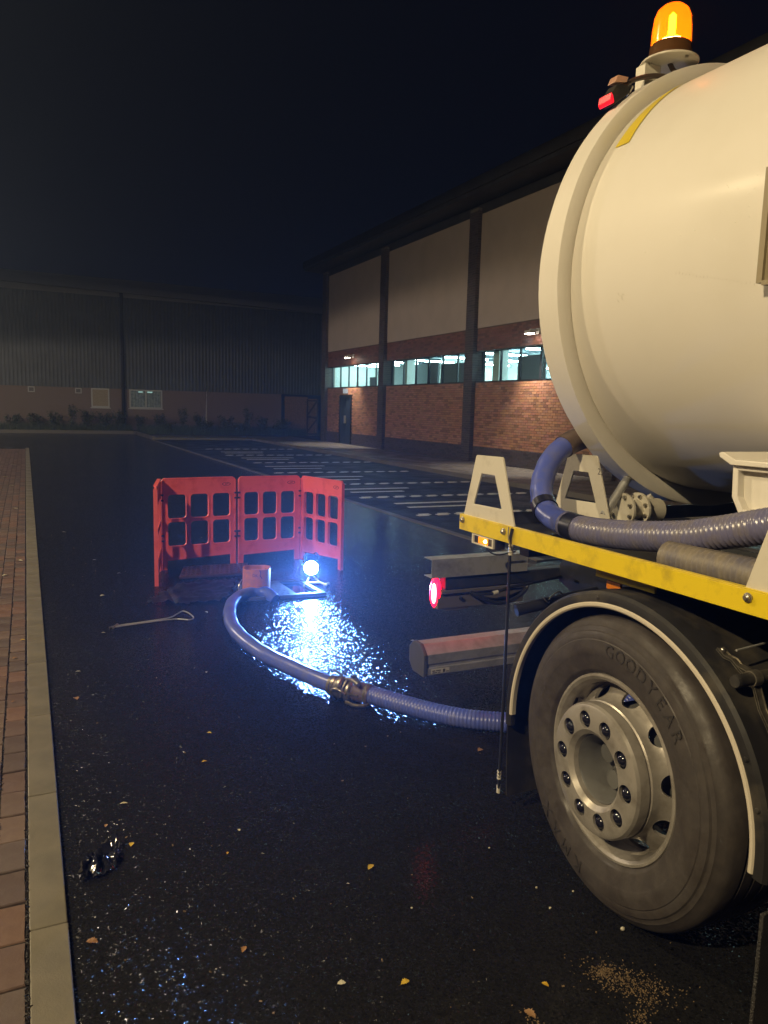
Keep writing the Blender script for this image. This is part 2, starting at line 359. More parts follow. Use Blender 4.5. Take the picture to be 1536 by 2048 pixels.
def smooth_path(pts, n=8):
    P = [Vector(p) for p in pts]; P = [P[0]*2-P[1]]+P+[P[-1]*2-P[-2]]; out = []
    for i in range(1, len(P)-2):
        for k in range(n):
            t = k/n; a, b, c, d = P[i-1:i+3]
            out.append(.5*((2*b)+(-a+c)*t+(2*a-5*b+4*c-d)*t*t+(-a+3*b-3*c+d)*t**3))
    out.append(P[-2]); return out
def resample(path, step):
    out = [path[0]]; acc = 0
    for a, b in zip(path, path[1:]):
        L = (b-a).length; t = step-acc
        while t <= L: out.append(a+(b-a)*(t/L)); t += step
        acc = L-(t-step)
    return out

# ================================================================ SETTING
g = MB(); g.add([(-60, -40, 0), (90, -40, 0), (90, 100, 0), (-60, 100, 0)], [(0, 1, 2, 3)])
obj("road", g, M_ASPH, kind="structure")

# left pavement: a course of pavers beside a concrete edging
pv = MB(); pv.box((-4.2, -4, -.05), (-0.052, 29.5, .006)); pavement = obj("pavement", pv, M_JOINT, kind="structure")
kb = MB(); kb.box((-0.05, -4, -.05), (0.07, 29.5, .004)); kerb = obj("kerb", kb, M_JOINT, kind="structure")
km = MB(); km.box((-.0575, -.4555, -.03), (.0575, .4555, .016))
kme = mesh_from("kerb_stone", km, M_KERB)
y = 2.472-.915*6
while y < 29.2:
    o = bpy.data.objects.new("kerb_stone", kme); COL.objects.link(o); o.parent = kerb
    yc = y+.4575; o.location = (0.01+random.uniform(-.001, .001), yc, random.uniform(-.0015, .0015))
    o.rotation_euler = (0, random.uniform(-.006, .006), random.uniform(-.0015, .0015))
    b = o.modifiers.new("bevel", 'BEVEL'); b.width = .004; b.segments = 2
    y += .915
def paver_mesh(seed):
    r = random.Random(seed); q = MB()
    j = lambda s: s+r.uniform(-.0016, .0016)
    n = 5; ring = []
    for i in range(n): ring.append((j(-.0475), -.0965+.193*i/n))
    for i in range(2): ring.append((-.0475+.095*i/2, j(.0965)))
    for i in range(n): ring.append((j(.0475), .0965-.193*i/n))
    for i in range(2): ring.append((.0475-.095*i/2, j(-.0965)))
    k = len(ring)
    top = [(x*.94, y*.97, .0) for x, y in ring]; mid = [(x, y, -.004) for x, y in ring]; low = [(x, y, -.03) for x, y in ring]
    q.add(top+mid+low, [tuple(range(k))]+[(i, i+k, (i+1) % k+k, (i+1) % k) for i in range(k)]+[(i+k, i+2*k, (i+1) % k+2*k, (i+1) % k+k) for i in range(k)])
    return mesh_from("paver", q, M_PAVER)
PM = [paver_mesh(i) for i in range(6)]
cells = []
for c in range(0, 40):
    for rI in range(-18, 137):
        x = -0.105-0.1015*c; y = 2.122+.205*rI+(.1 if c % 2 else 0)
        if c >= 1: y += .03*c
        if y < -3.5 or y > 29.3: continue
        # how large the block shows: inside the picture only when left of the kerb and right of the frame edge
        vis = x > -0.10-.033*max(y, 0) and y > 2.0
        cells.append((0 if vis else 1, max(y, 0)**2+x*x, x, y))
cells.sort()
far = MB()
for i, (v, dd, x, y) in enumerate(cells):
    z = .014+random.uniform(-.002, .002)
    if i < 300 and v == 0:
        o = bpy.data.objects.new("paver", PM[i % 6]); COL.objects.link(o); o.parent = pavement
        o.location = (x, y, z); o.rotation_euler = (random.uniform(-.012, .012), random.uniform(-.012, .012), random.uniform(-.008, .008))
    elif x > -3.0:
        c = random.uniform(.6, 1.1); far.box((x-.0475, y-.0975, -.02), (x+.0475, y+.0975, z), (c, c*random.uniform(.85, 1), c*random.uniform(.8, 1)), skip=('b',))
obj("paver_field", far, M_PAVERS, pavement, kind="stuff")

def block_field(name, x0, x1, y0, y1, z0, z1, mt, parent, bx=.2, by=.1, lo=.6, hi=1.1, kind="stuff"):
    q = MB(); j = .004; row = 0; y = y0
    while y < y1-.001:
        x = x0-(bx/2 if row % 2 else 0)
        while x < x1:
            a, b = max(x, x0)+j, min(x+bx, x1)-j
            if b-a > .02:
                c = random.uniform(lo, hi); q.box((a, y+j, z0), (b, min(y+by, y1)-j, z1+random.uniform(-.001, .001)), (c, c, c), skip=('b',))
            x += bx
        y += by; row += 1
    return obj(name, q, mt, parent, kind=kind)
# parking bays in dark block paving with inlaid white blocks
bb = MB(); bb.box((5.42, 7.0, -.02), (10.2, 37.0, .004)); bays = obj("parking_bays", bb, M_JOINT, kind="structure")
block_field("bay_block_field", 5.46, 10.18, 7.0, 37.0, .004, .011, M_BAYB, bays)
eb = MB(); eb.box((5.34, 7.0, -.02), (5.45, 37.0, .016), (1, 1, 1)); obj("bay_edging", eb, M_FOOTB, bays, kind="stuff")
marks = []
for yr, xa, xb in ((29.35, 6.4, 10.7), (25.7, 6.3, 10.5), (22.2, 6.3, 10.0), (18.72, 5.88, 9.7), (15.66, 6.0, 9.7), (13.2, 5.9, 9.7), (10.75, 5.85, 9.7)):
    x = xa
    while x < min(xb, 10.0):
        marks += [(x-.13, yr-.1, x+.06, yr), (x-.04, yr+.0, x+.15, yr+.1)]; x += .365
for ya, yb, xa, xb in ((27.55, 26.9, 6.45, 8.05), (24.3, 23.6, 6.36, 8.05), (20.82, 20.0, 6.15, 7.84), (17.43, 16.7, 6.3, 7.55), (14.66, 14.1, 5.98, 7.5), (12.2, 11.67, 6.05, 7.6), (9.6, 9.1, 6.0, 7.5)):
    for yy, e in ((ya, 0), (yb, -.35)):
        x = xa
        while x < xb+e: marks.append((x, yy-.05, x+.192, yy+.05)); x += .2
mkm = {}
for i, (x0, y0, x1, y1) in enumerate(sorted(marks, key=lambda t: t[1])):
    if i < 300:
        if 'm' not in mkm:
            q = MB(); c = .9; q.box((-.096, -.062, -.006), (.096, .062, .0), (c, c, c), skip=('b',)); mkm['m'] = mesh_from("marking_block", q, M_WHITEB)
        o = bpy.data.objects.new("marking_block", mkm['m']); COL.objects.link(o); o.parent = bays; o.location = ((x0+x1)/2, (y0+y1)/2, .0165)
    else:
        mkm.setdefault('r', MB()).box((x0+.003, y0+.003, .008), (x1-.003, y1-.003, .0165), (.8, .8, .8), skip=('b',))
if 'r' in mkm: obj("far_marking_blocks", mkm['r'], M_WHITEB, bays, kind="stuff")
# footpath along the building and across the end
fp = MB(); fp.box((10.3, 7.0, -.05), (13.6, 39.6, .10)); fp.box((5.6, 37.1, -.05), (10.29, 39.6, .10)); foot = obj("footpath", fp, M_JOINT, kind="structure")
block_field("footpath_block_field", 10.42, 13.14, 9.0, 39.5, .10, .112, M_FOOTB, foot, .2, .1, .65, 1.15)
block_field("end_block_field", 5.75, 10.4, 37.25, 39.5, .10, .112, M_FOOTB, foot, .4, .2, .65, 1.15)
fk = MB()
y = 7.0
while y < 37.0: fk.box((10.2, y+.004, -.05), (10.41, y+.911, .118), (1.1, 1.1, 1.05)); y += .915
x = 5.5
while x < 10.2: fk.box((x+.004, 37.0, -.05), (x+.911, 37.22, .118), (1.1, 1.1, 1.05)); x += .915
obj("footpath_kerb", fk, M_FOOTB, foot, kind="stuff")
# planting bed along the far building
bd = MB(); bd.box((-30, 44.1, -.05), (5.5, 46.0, .14)); bd.box((5.6, 39.72, -.05), (15.6, 46.0, .14)); bed = obj("planting_bed", bd, M_SOIL, kind="structure")
bk = MB(); x = -20
while x < 5.4: bk.box((x+.004, 43.9, -.05), (x+.911, 44.09, .17), (1.2, 1.2, 1.15)); x += .915
y = 37.2
while y < 43.8: bk.box((5.42, y+.004, -.05), (5.58, y+.911, .16), (1.1, 1.1, 1.05)); y += .915
obj("bed_kerb", bk, M_FOOTB, bed, kind="stuff")

# ================================================================ RETAIL BUILDING (right)
retail = thing("retail_building", "brick retail building with cream render panels and lit strip windows", "building", (13, 20, 0))
def bricks(q, face, u0, u1, z0, z1, at, proud, bl=.215, bh=.065, j=.010, cut=None, lo=.6, hi=1.2, flip=1):
    """face 'X': wall whose outside looks to -X at x=at, u runs along Y; face 'Y': looks to -Y at y=at, u along X"""
    row = 0; z = z0
    while z+bh <= z1+.01:
        u = u0-(bl/2 if row % 2 else 0)
        while u < u1:
            a, b = max(u, u0), min(u+bl, u1)
            if b-a > .03 and not (cut and any(a < c[1]-.01 and b > c[0]+.01 and z < c[3]-.01 and z+bh > c[2]+.01 for c in cut)):
                c = random.choice((.62, .85, .95, 1, 1, 1.05))*random.uniform(lo+.3, hi-.05)
                col = (c, c*random.uniform(.85, 1.05), c*random.uniform(.8, 1.1)); p = proud+random.uniform(-.002, .002)
                zz = min(z+bh, z1)
                if face == 'X': q.box((at-p, a, z), (at+.0, b, zz), col, skip=('r',))
                else: q.box((a, at-p, z), (b, at+.0, zz), col, skip=('k',))
            u += bl+j
        z += bh+j; row += 1
XW = 13.16
pill = [34.15, 27.62, 20.93, 14.25, 7.6]     # near faces; each is .5 wide
core = MB()
# masonry core walls (mortar shows between the bricks)
core.box((XW, 7.6, 0), (XW+.3, 34.65, 2.68)); core.box((XW, 7.6, 3.64), (XW+.3, 34.65, 8.2))
obj("masonry_wall", core, M_MORTAR, retail)
doorc = [(31.15, 32.55, 0, 2.3)]
qo, qd, qr, qp = MB(), MB(), MB(), MB()
for i in range(4):
    a, b = pill[i+1]+.5, pill[i]
    bricks(qo, 'X', a, b, .62, 2.66, XW, .012, cut=doorc)
    bricks(qd, 'X', a, b, .02, .61, XW, .03, cut=doorc, lo=.7, hi=1.1)
    bricks(qr, 'X', a, b, 3.66, 4.33, XW, .012)
for p in pill:
    bricks(qp, 'X', p, p+.5, .02, 8.0, 13.014, .014, lo=.6, hi=1.15)
    bricks(qp, 'Y', 13.014, XW+.28, .02, 8.0, p+.014, .014, lo=.6, hi=1.15)
obj("orange_brickwork", qo, M_BRICK, retail, kind="stuff"); obj("plinth_brickwork", qd, M_BRICKD, retail, kind="stuff")
obj("band_brickwork", qr, M_BRICKR, retail, kind="stuff")
for p in pill:
    q = MB(); q.box((13.014, p+.014, 0), (XW+.35, p+.5, 8.05)); obj("pillar", q, M_MORTARD, retail)
obj("pillar_brickwork", qp, M_BRICKD, retail, kind="stuff")
for i in range(4):
    a, b = pill[i+1]+.5, pill[i]
    q = MB(); q.box((XW-.035, a+.02, 4.36), (XW-.001, b-.02, 7.86)); obj("render_panel", q, M_RENDER, retail, bevel=.005)
    # window strip: frame with panes between mullions
    q = MB(); XG = 13.40
    q.box((XG-.03, a-.05, 2.64), (XG+.03, b+.05, 2.70)); q.box((XG-.03, a-.05, 3.62), (XG+.03, b+.05, 3.68))
    q.box((XW-.02, a, 2.665), (XG-.03, b, 2.69))
    n = 6
    ys = [b-.03-(b-a-.06)*k/n for k in range(n+1)]
    for k, yy in enumerate(ys): q.box((XG-.03, yy-(.045 if k in (3,) else .026), 2.70), (XG+.03, yy+(.045 if k in (3,) else .026), 3.62))
    fr = obj("window", q, M_WFRAME, retail)
    for k in range(n):
        q = MB(); q.box((XG-.006, ys[k+1]+.02, 2.69), (XG+.006, ys[k]-.02, 3.63)); obj("pane", q, M_GLASS, fr)
# roof, fascia and end wall
q = MB(); q.box((12.35, 7.2, 8.18), (26, 35.4, 8.30)); q.box((12.30, 7.1, 8.30), (26, 35.5, 8.62)); obj("roof", q, M_ROOFD, retail)
q = MB(); q.box((XW-.02, 7.6, 7.88), (XW, 34.65, 8.18)); obj("fascia_board", q, M_ROOFD, retail)
for ya, yb in ((34.35, 34.65), (7.6, 7.8)):
    q = MB(); q.box((XW+.3, ya, 0), (26, yb, 8.18)); obj("end_wall", q, M_BRICKR, retail)
# door
q = MB(); q.box((XW-.05, 31.15, .11), (XW-.002, 31.25, 2.3)); q.box((XW-.05, 32.45, .11), (XW-.002, 32.55, 2.3)); q.box((XW-.05, 31.25, 2.2), (XW-.002, 32.45, 2.3))
obj("door_frame", q, M_WFRAME, retail)
dr = MB(); dr.box((XW-.03, 31.26, .12), (XW-.003, 31.845, 2.19)); dr.box((XW-.03, 31.855, .12), (XW-.003, 32.44, 2.19)); dro = obj("door", dr, M_DOOR, retail, bevel=.005)
q = MB(); q.box((XW-.07, 31.78, 1.05), (XW-.03, 31.81, 1.4)); q.box((XW-.07, 31.9, 1.05), (XW-.03, 31.93, 1.4)); obj("handle", q, M_BOLT, dro)
q = MB(); q.box((XW-.12, 31.62, 2.4), (XW-.013, 31.95, 2.6)); obj("door_sign", q, E_SIGN, retail)
# interior seen through the panes
q = MB(); q.box((XG+.1, 7.8, 1.0), (25, 34.3, 1.05)); obj("interior_floor", q, M_WHITE, retail)
q = MB(); q.box((XG+.07, 7.8, 4.1), (25, 34.3, 4.15)); obj("interior_ceiling", q, M_CEILI, retail)
q = MB(); q.box((24.9, 7.8, 1.05), (25, 34.3, 4.1)); q.box((16.2, 28.6, 1.05), (24.9, 28.7, 4.1)); q.box((XG+.12, 34.2, 1.05), (24.9, 34.3, 4.1))
obj("interior_wall", q, M_WHITE, retail)
for k, yy in enumerate([9.5+2.6*i for i in range(8)]):
    for xx in (14.4, 17.2, 20.0):
        q = MB(); q.box((xx, yy, 3.72), (xx+1.9, yy+.12, 3.77)); obj("strip_light", q, E_STRIP, retail)
for yy in (29.6, 31.4, 33.2):
    q = MB(); q.box((13.8, yy, 3.72), (15.6, yy+.12, 3.77)); obj("strip_light", q, E_STRIP, retail)
q = MB()
for i in range(13): q.box((13.6, 8.4+1.6*i, 3.88), (24.8, 8.5+1.6*i, 3.98))
for i in range(4): q.box((14.1+1.7*i, 8.0, 3.98), (14.2+1.7*i, 33.5, 4.05))
obj("roof_beams", q, M_BLIND, retail)
for a, b, z0, z1 in ((18.1, 19.5, 2.7, 3.45), (22.6, 24.3, 2.7, 3.4), (24.5, 25.3, 2.7, 3.5), (15.2, 16.9, 2.7, 3.3), (29.9, 30.6, 2.7, 3.1)):
    q = MB(); q.box((XG+.35, a, z0-.5), (XG+.38, b, z1)); obj("display_board", q, M_BLIND, retail)
q = MB()
for yy in (20.3, 26.7, 13.7):
    q = MB(); q.box((XG+.2, yy, 1.05), (XG+.55, yy+.35, 4.1)); obj("interior_column", q, M_WHITE, retail)
# wall lamps over the windows
for yy in (31.0, 17.7, 24.4):
    lit = yy != 24.4
    if not lit: continue
    q = MB(); q.box((XW-.06, yy-.07, 3.93), (XW-.013, yy+.07, 4.1)); q.box((XW-.32, yy-.04, 4.0), (XW-.06, yy+.04, 4.06)); q.box((XW-.42, yy-.13, 3.93), (XW-.24, yy+.13, 4.01))
    wl = obj("wall_lamp", q, M_WPAINT, retail)
    q = MB(); q.box((XW-.41, yy-.12, 3.915), (XW-.25, yy+.12, 3.928)); obj("lamp_glass", q, E_WALL, wl)
    lamp("wall_lamp_light", 'SPOT', (XW-.33, yy, 3.90), 1100, (1.0, .88, .72), .06, (XW-.42, yy, 0), 88, .7)

# ================================================================ WAREHOUSE (far)
ware = thing("warehouse", "long warehouse with grey ribbed cladding above a low brick wall", "building", (6, 46, 0))
q = MB(); q.box((-30, 46.0, 0), (14.6, 46.3, 2.52)); obj("brick_wall", q, None or mat("far_brick", (0.24, 0.175, 0.14), .7, noise=(30, (0.16, 0.115, 0.09), .4, .6), bump=(30, .3, .004)), ware)
q = MB(); x = -30; prof = []
while x < 17.2:
    prof += [(x, 45.93), (x+.06, 45.93), (x+.09, 45.98), (x+.17, 45.98)]; x += .2
vs = [(x, y, 2.5) for x, y in prof]+[(x, y, 7.62) for x, y in prof]; n = len(prof)
q.add(vs, [(i, i+1, n+i+1, n+i) for i in range(n-1)]); q.box((-30, 46.0, 2.55), (17.2, 46.3, 7.6))
obj("cladding", q, M_CLAD, ware)
q = MB(); q.add([(-30, 45.6, 8.5), (17.4, 45.6, 7.62), (17.4, 46.0, 7.62), (-30, 46, 8.5), (-30, 45.6, 9.0), (17.4, 45.6, 7.95), (17.4, 56, 9.6), (-30, 56, 10.4)],
               [(0, 1, 5, 4), (0, 3, 2, 1), (4, 5, 6, 7)]); q.box((-30, 45.99, 7.5), (17.2, 46.05, 8.6)); obj("gutter_fascia", q, mat("gutter_grey", (.34, .33, .31), .6), ware)
q = MB(); q.tube([(5.1, 45.84, 7.7), (5.1, 45.84, .15)], .10, 10); q.tube([(5.1, 45.84, 7.72), (5.1, 45.95, 7.95)], .1, 8)
for z in (1.2, 2.6, 4.4, 6.2): q.box((4.96, 45.74, z), (5.24, 45.95, z+.06))
obj("downpipe", q, M_WPIPE, ware, 35)
for (a, b, c, d, mt, nm_) in ((3.39, 4.36, 1.42, 2.49, M_OSB, "board"), (5.45, 7.3, 1.42, 2.49, M_CURT, "curtain")):
    q = MB(); q.box((a, 45.95, c), (b, 45.99, c+.07)); q.box((a, 45.95, d-.07), (b, 45.99, d)); q.box((a, 45.95, c+.07), (a+.07, 45.99, d-.07)); q.box((b-.07, 45.95, c+.07), (b, 45.99, d-.07))
    if b-a > 1.2: q.box(((a+b)/2-.03, 45.95, c+.07), ((a+b)/2+.03, 45.99, d-.07))
    q.box((a-.05, 45.92, c-.06), (b+.05, 45.99, c-.005))
    wf = obj("window", q, M_WPAINT, ware)
    if nm_ == "board": q = MB(); q.box((a+.07, 45.96, c+.07), (b-.07, 45.985, d-.07)); obj("board", q, mt, wf)
    else:
        q = MB(); pts = []; x = a+.07
        while x < b-.07: pts.append((x, 45.985+.012*math.sin(x*38))); x += .03
        vs = [(x, y, c+.07) for x, y in pts]+[(x, y, d-.07) for x, y in pts]; n = len(pts); q.add(vs, [(i, i+1, n+i+1, n+i) for i in range(n-1)])
        obj("curtain", q, mt, wf, 35)
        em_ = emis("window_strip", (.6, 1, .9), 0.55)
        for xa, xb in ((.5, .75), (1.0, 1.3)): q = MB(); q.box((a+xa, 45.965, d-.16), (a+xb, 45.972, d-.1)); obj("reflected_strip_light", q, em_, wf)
for xx in (.15, 2.55):
    q = MB(); q.ringprism([(xx, 2.17), (xx+.34, 2.17), (xx+.34, 2.47), (xx, 2.47)], [(xx+.05, 2.22), (xx+.29, 2.22), (xx+.29, 2.42), (xx+.05, 2.42)], 45.95, 45.99, 'XZ')
    v_ = obj("wall_vent", q, M_WPAINT, ware)
    q = MB()
    for k in range(4): q.box((xx+.05, 45.96, 2.23+k*.05), (xx+.29, 45.985, 2.25+k*.05))
    obj("louvre", q, M_CLAD, v_)
q = MB(); q.box((14.7, 45.4, 1.8), (15.4, 45.9, 2.25)); q.sphere((15.05, 45.4, 2.0), .18, 12, 6); tag(obj("air_unit", q, M_DARKM, None, 35), "small dark wall unit beside the end of the warehouse", "air unit")

# timber fence and gate between the two buildings
fence = thing("timber_fence", "brown timber fence panel between warehouse and retail building", "fence", (14.5, 43, 0))
x = 13.86
while x < 15.2:
    q = MB(); q.box((x, 43, .14), (x+.115, 43.02, 2.34)); obj("board", q, M_FENCE, fence); x += .12
for z in (.5, 1.9): q = MB(); q.box((13.86, 43.021, z), (15.2, 43.07, z+.1)); obj("rail", q, M_FENCE, fence)
gate = thing("timber_gate", "open timber gate with diagonal braces beside the retail building corner", "gate", (14.5, 40, 0))
for i in range(5):
    q = MB(); q.box((14.16+i*.135, 40.03, .14), (14.285+i*.135, 40.05, 2.2)); obj("board", q, M_FENCE, gate)
q = MB()
for (a, b) in (((14.18, .35), (14.8, 1.1)), ((14.8, 1.1), (14.18, 1.25)), ((14.18, 1.25), (14.78, 2.1)), ((14.18, 2.1), (14.8, 2.1)), ((14.18, .25), (14.8, .25)), ((14.2, .14), (14.2, 2.2)), ((14.8, .14), (14.8, 2.2)), ((14.18, 1.18), (14.8, 1.18))):
    d = Vector((b[0]-a[0], 0, b[1]-a[1])).normalized(); nn = Vector((-d.z, 0, d.x))*.04
    A, B = Vector((a[0], 0, a[1])), Vector((b[0], 0, b[1]))
    q.prism([((A+nn).x, (A+nn).z), ((B+nn).x, (B+nn).z), ((B-nn).x, (B-nn).z), ((A-nn).x, (A-nn).z)], 39.97, 40.028, 'XZ')
obj("brace", q, mat("dark_timber", (.06, .04, .03), .7), gate)

# shrubs in the bed, each a plant of its own
def shrub(x, y, h, r, seed, label, upright=False):
    rr = random.Random(seed); t = thing("shrub", label, "shrub", (x, y, .14), group="shrubs in the bed by the warehouse")
    st = MB(); lf = MB()
    for k in range(9 if not upright else 6):
        a = rr.uniform(0, 2*pi); l = rr.uniform(.7, 1.0)*h; sp = r*rr.uniform(.3, 1)*(.5 if upright else 1)
        p0 = Vector((x, y, .14)); p1 = p0+Vector((math.cos(a)*sp*.4, math.sin(a)*sp*.4, l*.55)); p2 = p0+Vector((math.cos(a)*sp, math.sin(a)*sp, l))
        path = smooth_path([p0, p1, p2], 3); st.tube(path, .012, 4, rf=lambda i, n: .014*(1-i/n)+.003)
        for _ in range(38):
            u = rr.uniform(.15, 1)**.8; P = path[min(int(u*(len(path)-1)), len(path)-1)]+Vector((rr.gauss(0, .1*r+.03), rr.gauss(0, .1*r+.03), rr.gauss(0, .06)))
            if P.z < .15: continue
            d = Vector((rr.gauss(0, 1), rr.gauss(0, 1), rr.gauss(.3, .7))).normalized(); s_ = Vector((rr.gauss(0, 1), rr.gauss(0, 1), rr.gauss(0, 1))).cross(d).normalized()
            L_ = rr.uniform(.05, .11); W_ = L_*.3; c = rr.uniform(.5, 1.5)
            lf.add([P-d*L_, P+s_*W_, P+d*L_, P-s_*W_], [(0, 1, 2, 3)], (c, c*rr.uniform(.9, 1.1), c*.9))
    obj("stem", st, M_BARK, t); obj("foliage", lf, M_LEAF, t)
sh = [(-.6, .9, "low leafy shrub at the left end of the warehouse bed"), (.5, 1.0, "leafy shrub in the bed under the left wall vent"), (1.35, 1.1, "dark shrub in the bed left of the second vent"),
      (2.3, 1.5, "tall spreading shrub left of the boarded window"), (3.1, 1.2, "spindly shrub beneath the boarded window's left side"), (4.0, 1.1, "shrub under the boarded window, left of the downpipe"),
      (4.7, 1.3, "dense shrub just left of the black downpipe"), (5.9, 1.0, "shrub right of the downpipe beneath the curtained window"), (7.0, 1.1, "round shrub under the curtained window's right edge"),
      (8.1, 1.6, "tall shrub right of the curtained window"), (9.0, 1.2, "shrub just left of the pale sapling"), (10.4, 1.1, "dark shrub just right of the pale sapling"),
      (11.6, 1.7, "tallest dark shrub right of the sapling"), (12.5, 1.2, "low dark shrub left of the timber fence"), (13.6, 1.0, "rightmost dark shrub in front of the timber fence")]
for i, (x, h, lb) in enumerate(sh): shrub(x, 44.9 if x < 7.5 else 44.2-.25*(x-7), h, .55, 50+i, lb, h > 1.4)
for i, (x, y, h, lb) in enumerate(((6.8, 41.2, .7, "low shrub at the bed corner behind the footpath end"), (8.6, 40.8, .8, "low shrub behind the footpath below the sapling"), (10.6, 40.8, .8, "low shrub behind the footpath right of the sapling"), (12.6, 40.6, .8, "low shrub behind the footpath near the gate"))): shrub(x, y, h, .7, 90+i, lb)
gc = MB(); rr = random.Random(3)
for _ in range(9000):
    if rr.random() < .55: x, y = rr.uniform(5.7, 15.4), rr.uniform(39.8, 45.8)
    else: x, y = rr.uniform(-6, 5.4), rr.uniform(44.2, 45.9)
    h = rr.uniform(.12, .5); dx, dy = rr.gauss(0, .08), rr.gauss(0, .06); wv = rr.uniform(.01, .03); c = rr.uniform(.4, 1.3)
    gc.add([(x-wv, y, .13), (x+wv, y, .13), (x+dx+wv*.4, y+dy, .13+h)], [(0, 1, 2)], (c, c, c*.9))
obj("ground_cover", gc, M_LEAF, kind="stuff", label="dark straggly ground cover in the bed by the warehouse", category="ground cover")
sap = thing("sapling", "slender leafless sapling with pale trunk in the warehouse bed", "tree", (9.25, 43.0, .14))
q = MB(); q.tube(smooth_path([(9.25, 43.0, .13), (9.24, 43.0, 1.2), (9.27, 43.0, 2.5)], 4), .03, 7, rf=lambda i, n: .04*(1-i/n)+.012); obj("trunk", q, M_BIRCH, sap, 35)
q = MB(); rr = random.Random(5)
for k in range(12):
    z = rr.uniform(1.1, 2.4); a = rr.uniform(0, 6.28); q.tube([(9.25, 43, z), (9.25+.25*math.cos(a), 43+.25*math.sin(a), z+.35), (9.25+.35*math.cos(a), 43+.35*math.sin(a), z+.7)], .006, 4)
obj("branch", q, M_BARK, sap)

# street lamp columns that give the warm light (left of and behind the picture)
for P, lb in ((P_NEAR, "tall grey lamp column on the left pavement near the tanker"), (P_MID, "tallest grey lamp column on the left, level with the barrier"), (P_FAR, "tall grey lamp column far up on the left")):
    hP = P[2]; t = thing("street_lamp", lb, "street lamp", (P[0]-.9, P[1], 0), 0, "street lamps along the left side")
    q = MB(); q.tube(smooth_path([(P[0]-.9, P[1], 0), (P[0]-.9, P[1], hP-.8), (P[0]-.8, P[1], hP-.1), (P[0]-.4, P[1], hP+.1)], 6), .06, 12, rf=lambda i, n: .075*(1-i/n)+.03); obj("column", q, M_GALV, t, 35)
    q = MB(); q.box((P[0]-.45, P[1]-.16, hP+.04), (P[0]+.3, P[1]+.16, hP+.14)); obj("lamp_head", q, M_GALV, t, bevel=.03)

# ================================================================ TANKER TRUCK
truck = thing("tanker_truck", "cream vacuum tanker truck parked with its rear towards the red barrier", "tanker truck", (3.04, 0, 0))
TC = (3.035, 0, 2.30)
q = MB(); q.lathe([(-3.75, .001), (-3.7, .5), (-3.6, .78), (-3.45, .935), (2.60, .935), (2.66, .935)], TC, 'Y', 160); tank = obj("tank", q, M_TANK, truck, 35)
q = MB(); q.lathe([(2.625, .936), (2.620, .955), (2.620, 1.000), (2.626, 1.010), (2.744, 1.010), (2.75, 1.004), (2.75, .93), (2.63, .93)], (3.04, 0, 2.293), 'Y', 160, closed=True); obj("end_ring", q, M_TANK, tank, 35)
q = MB(); q.lathe([(2.752, .90), (2.752, .972), (2.805, .972), (2.81, .955), (2.86, .90), (2.94, .70), (2.99, .4), (3.0, .001)], (3.04, 0, 2.293), 'Y', 96); obj("rear_door", q, M_TANK, tank, 30)
q = MB(); wA = math.radians(116); wB = math.radians(147)
q.lathe([(2.515, .9365), (2.515, .9385), (2.565, .9385), (2.565, .9365)], TC, 'Y', 24, pi-0, pi-0.001) if False else None
vs = []
for i in range(25):
    a = wA+(wB-wA)*i/24
    for yy in (2.545-.05*i/24, 2.575): vs.append((TC[0]+.938*math.cos(a), yy, TC[2]+.938*math.sin(a)))
q.add(vs, [(2*i, 2*i+1, 2*i+3, 2*i+2) for i in range(24)]); obj("yellow_tape_strip", q, M_TAPE, tank, 35)
q = MB(); rr = random.Random(11)
for _ in range(110):
    a = math.radians(rr.gauss(176, 5)); yy = rr.gauss(1.75, .3); r = rr.uniform(.0010, .0024); N = Vector((math.cos(a), 0, math.sin(a)))
    P = Vector((TC[0], yy, TC[2]))+N*.935; q.sphere(P-N*r*.3, r, 6, 4)
obj("rain_drops", q, mat("rain_drop_glint", (.95, .93, .85), .18, spec=1.0), tank, 60, kind="stuff")  # near-white drops, the sparkle is put into their colour
# a few scuffs in the paint
q = MB(); rr = random.Random(13); SC = ((2.33, 188.2), (2.05, 185.0), (1.73, 190.0))
def scuff(yy, deg, L_, W_, rot):
    a = math.radians(deg); N = Vector((math.cos(a), 0, math.sin(a))); T = Vector((0, 1, 0)); U = Vector((-math.sin(a), 0, math.cos(a)))
    P = Vector((TC[0], yy, TC[2]))+N*.9358; d = T*math.cos(rot)+U*math.sin(rot); e = T*-math.sin(rot)+U*math.cos(rot)
    q.add([P-d*L_, P+e*W_, P+d*L_, P-e*W_], [(0, 1, 2, 3)])
for k in range(6): scuff(SC[0][0]+rr.uniform(-.02, .02), SC[0][1]+rr.uniform(-1.2, 1.2), rr.uniform(.006, .014), .0008, 2.2+rr.uniform(-.2, .2))
for k in range(22):
    t = k/21; scuff(SC[1][0]+(SC[2][0]-SC[1][0])*t, SC[1][1]+(SC[2][1]-SC[1][1])*t+rr.uniform(-.15, .15), rr.uniform(.003, .006), .0006, 1.3)
obj("paint_scuffs", q, mat("paint_scuff", (.34, .30, .23), .6), tank, kind="stuff")
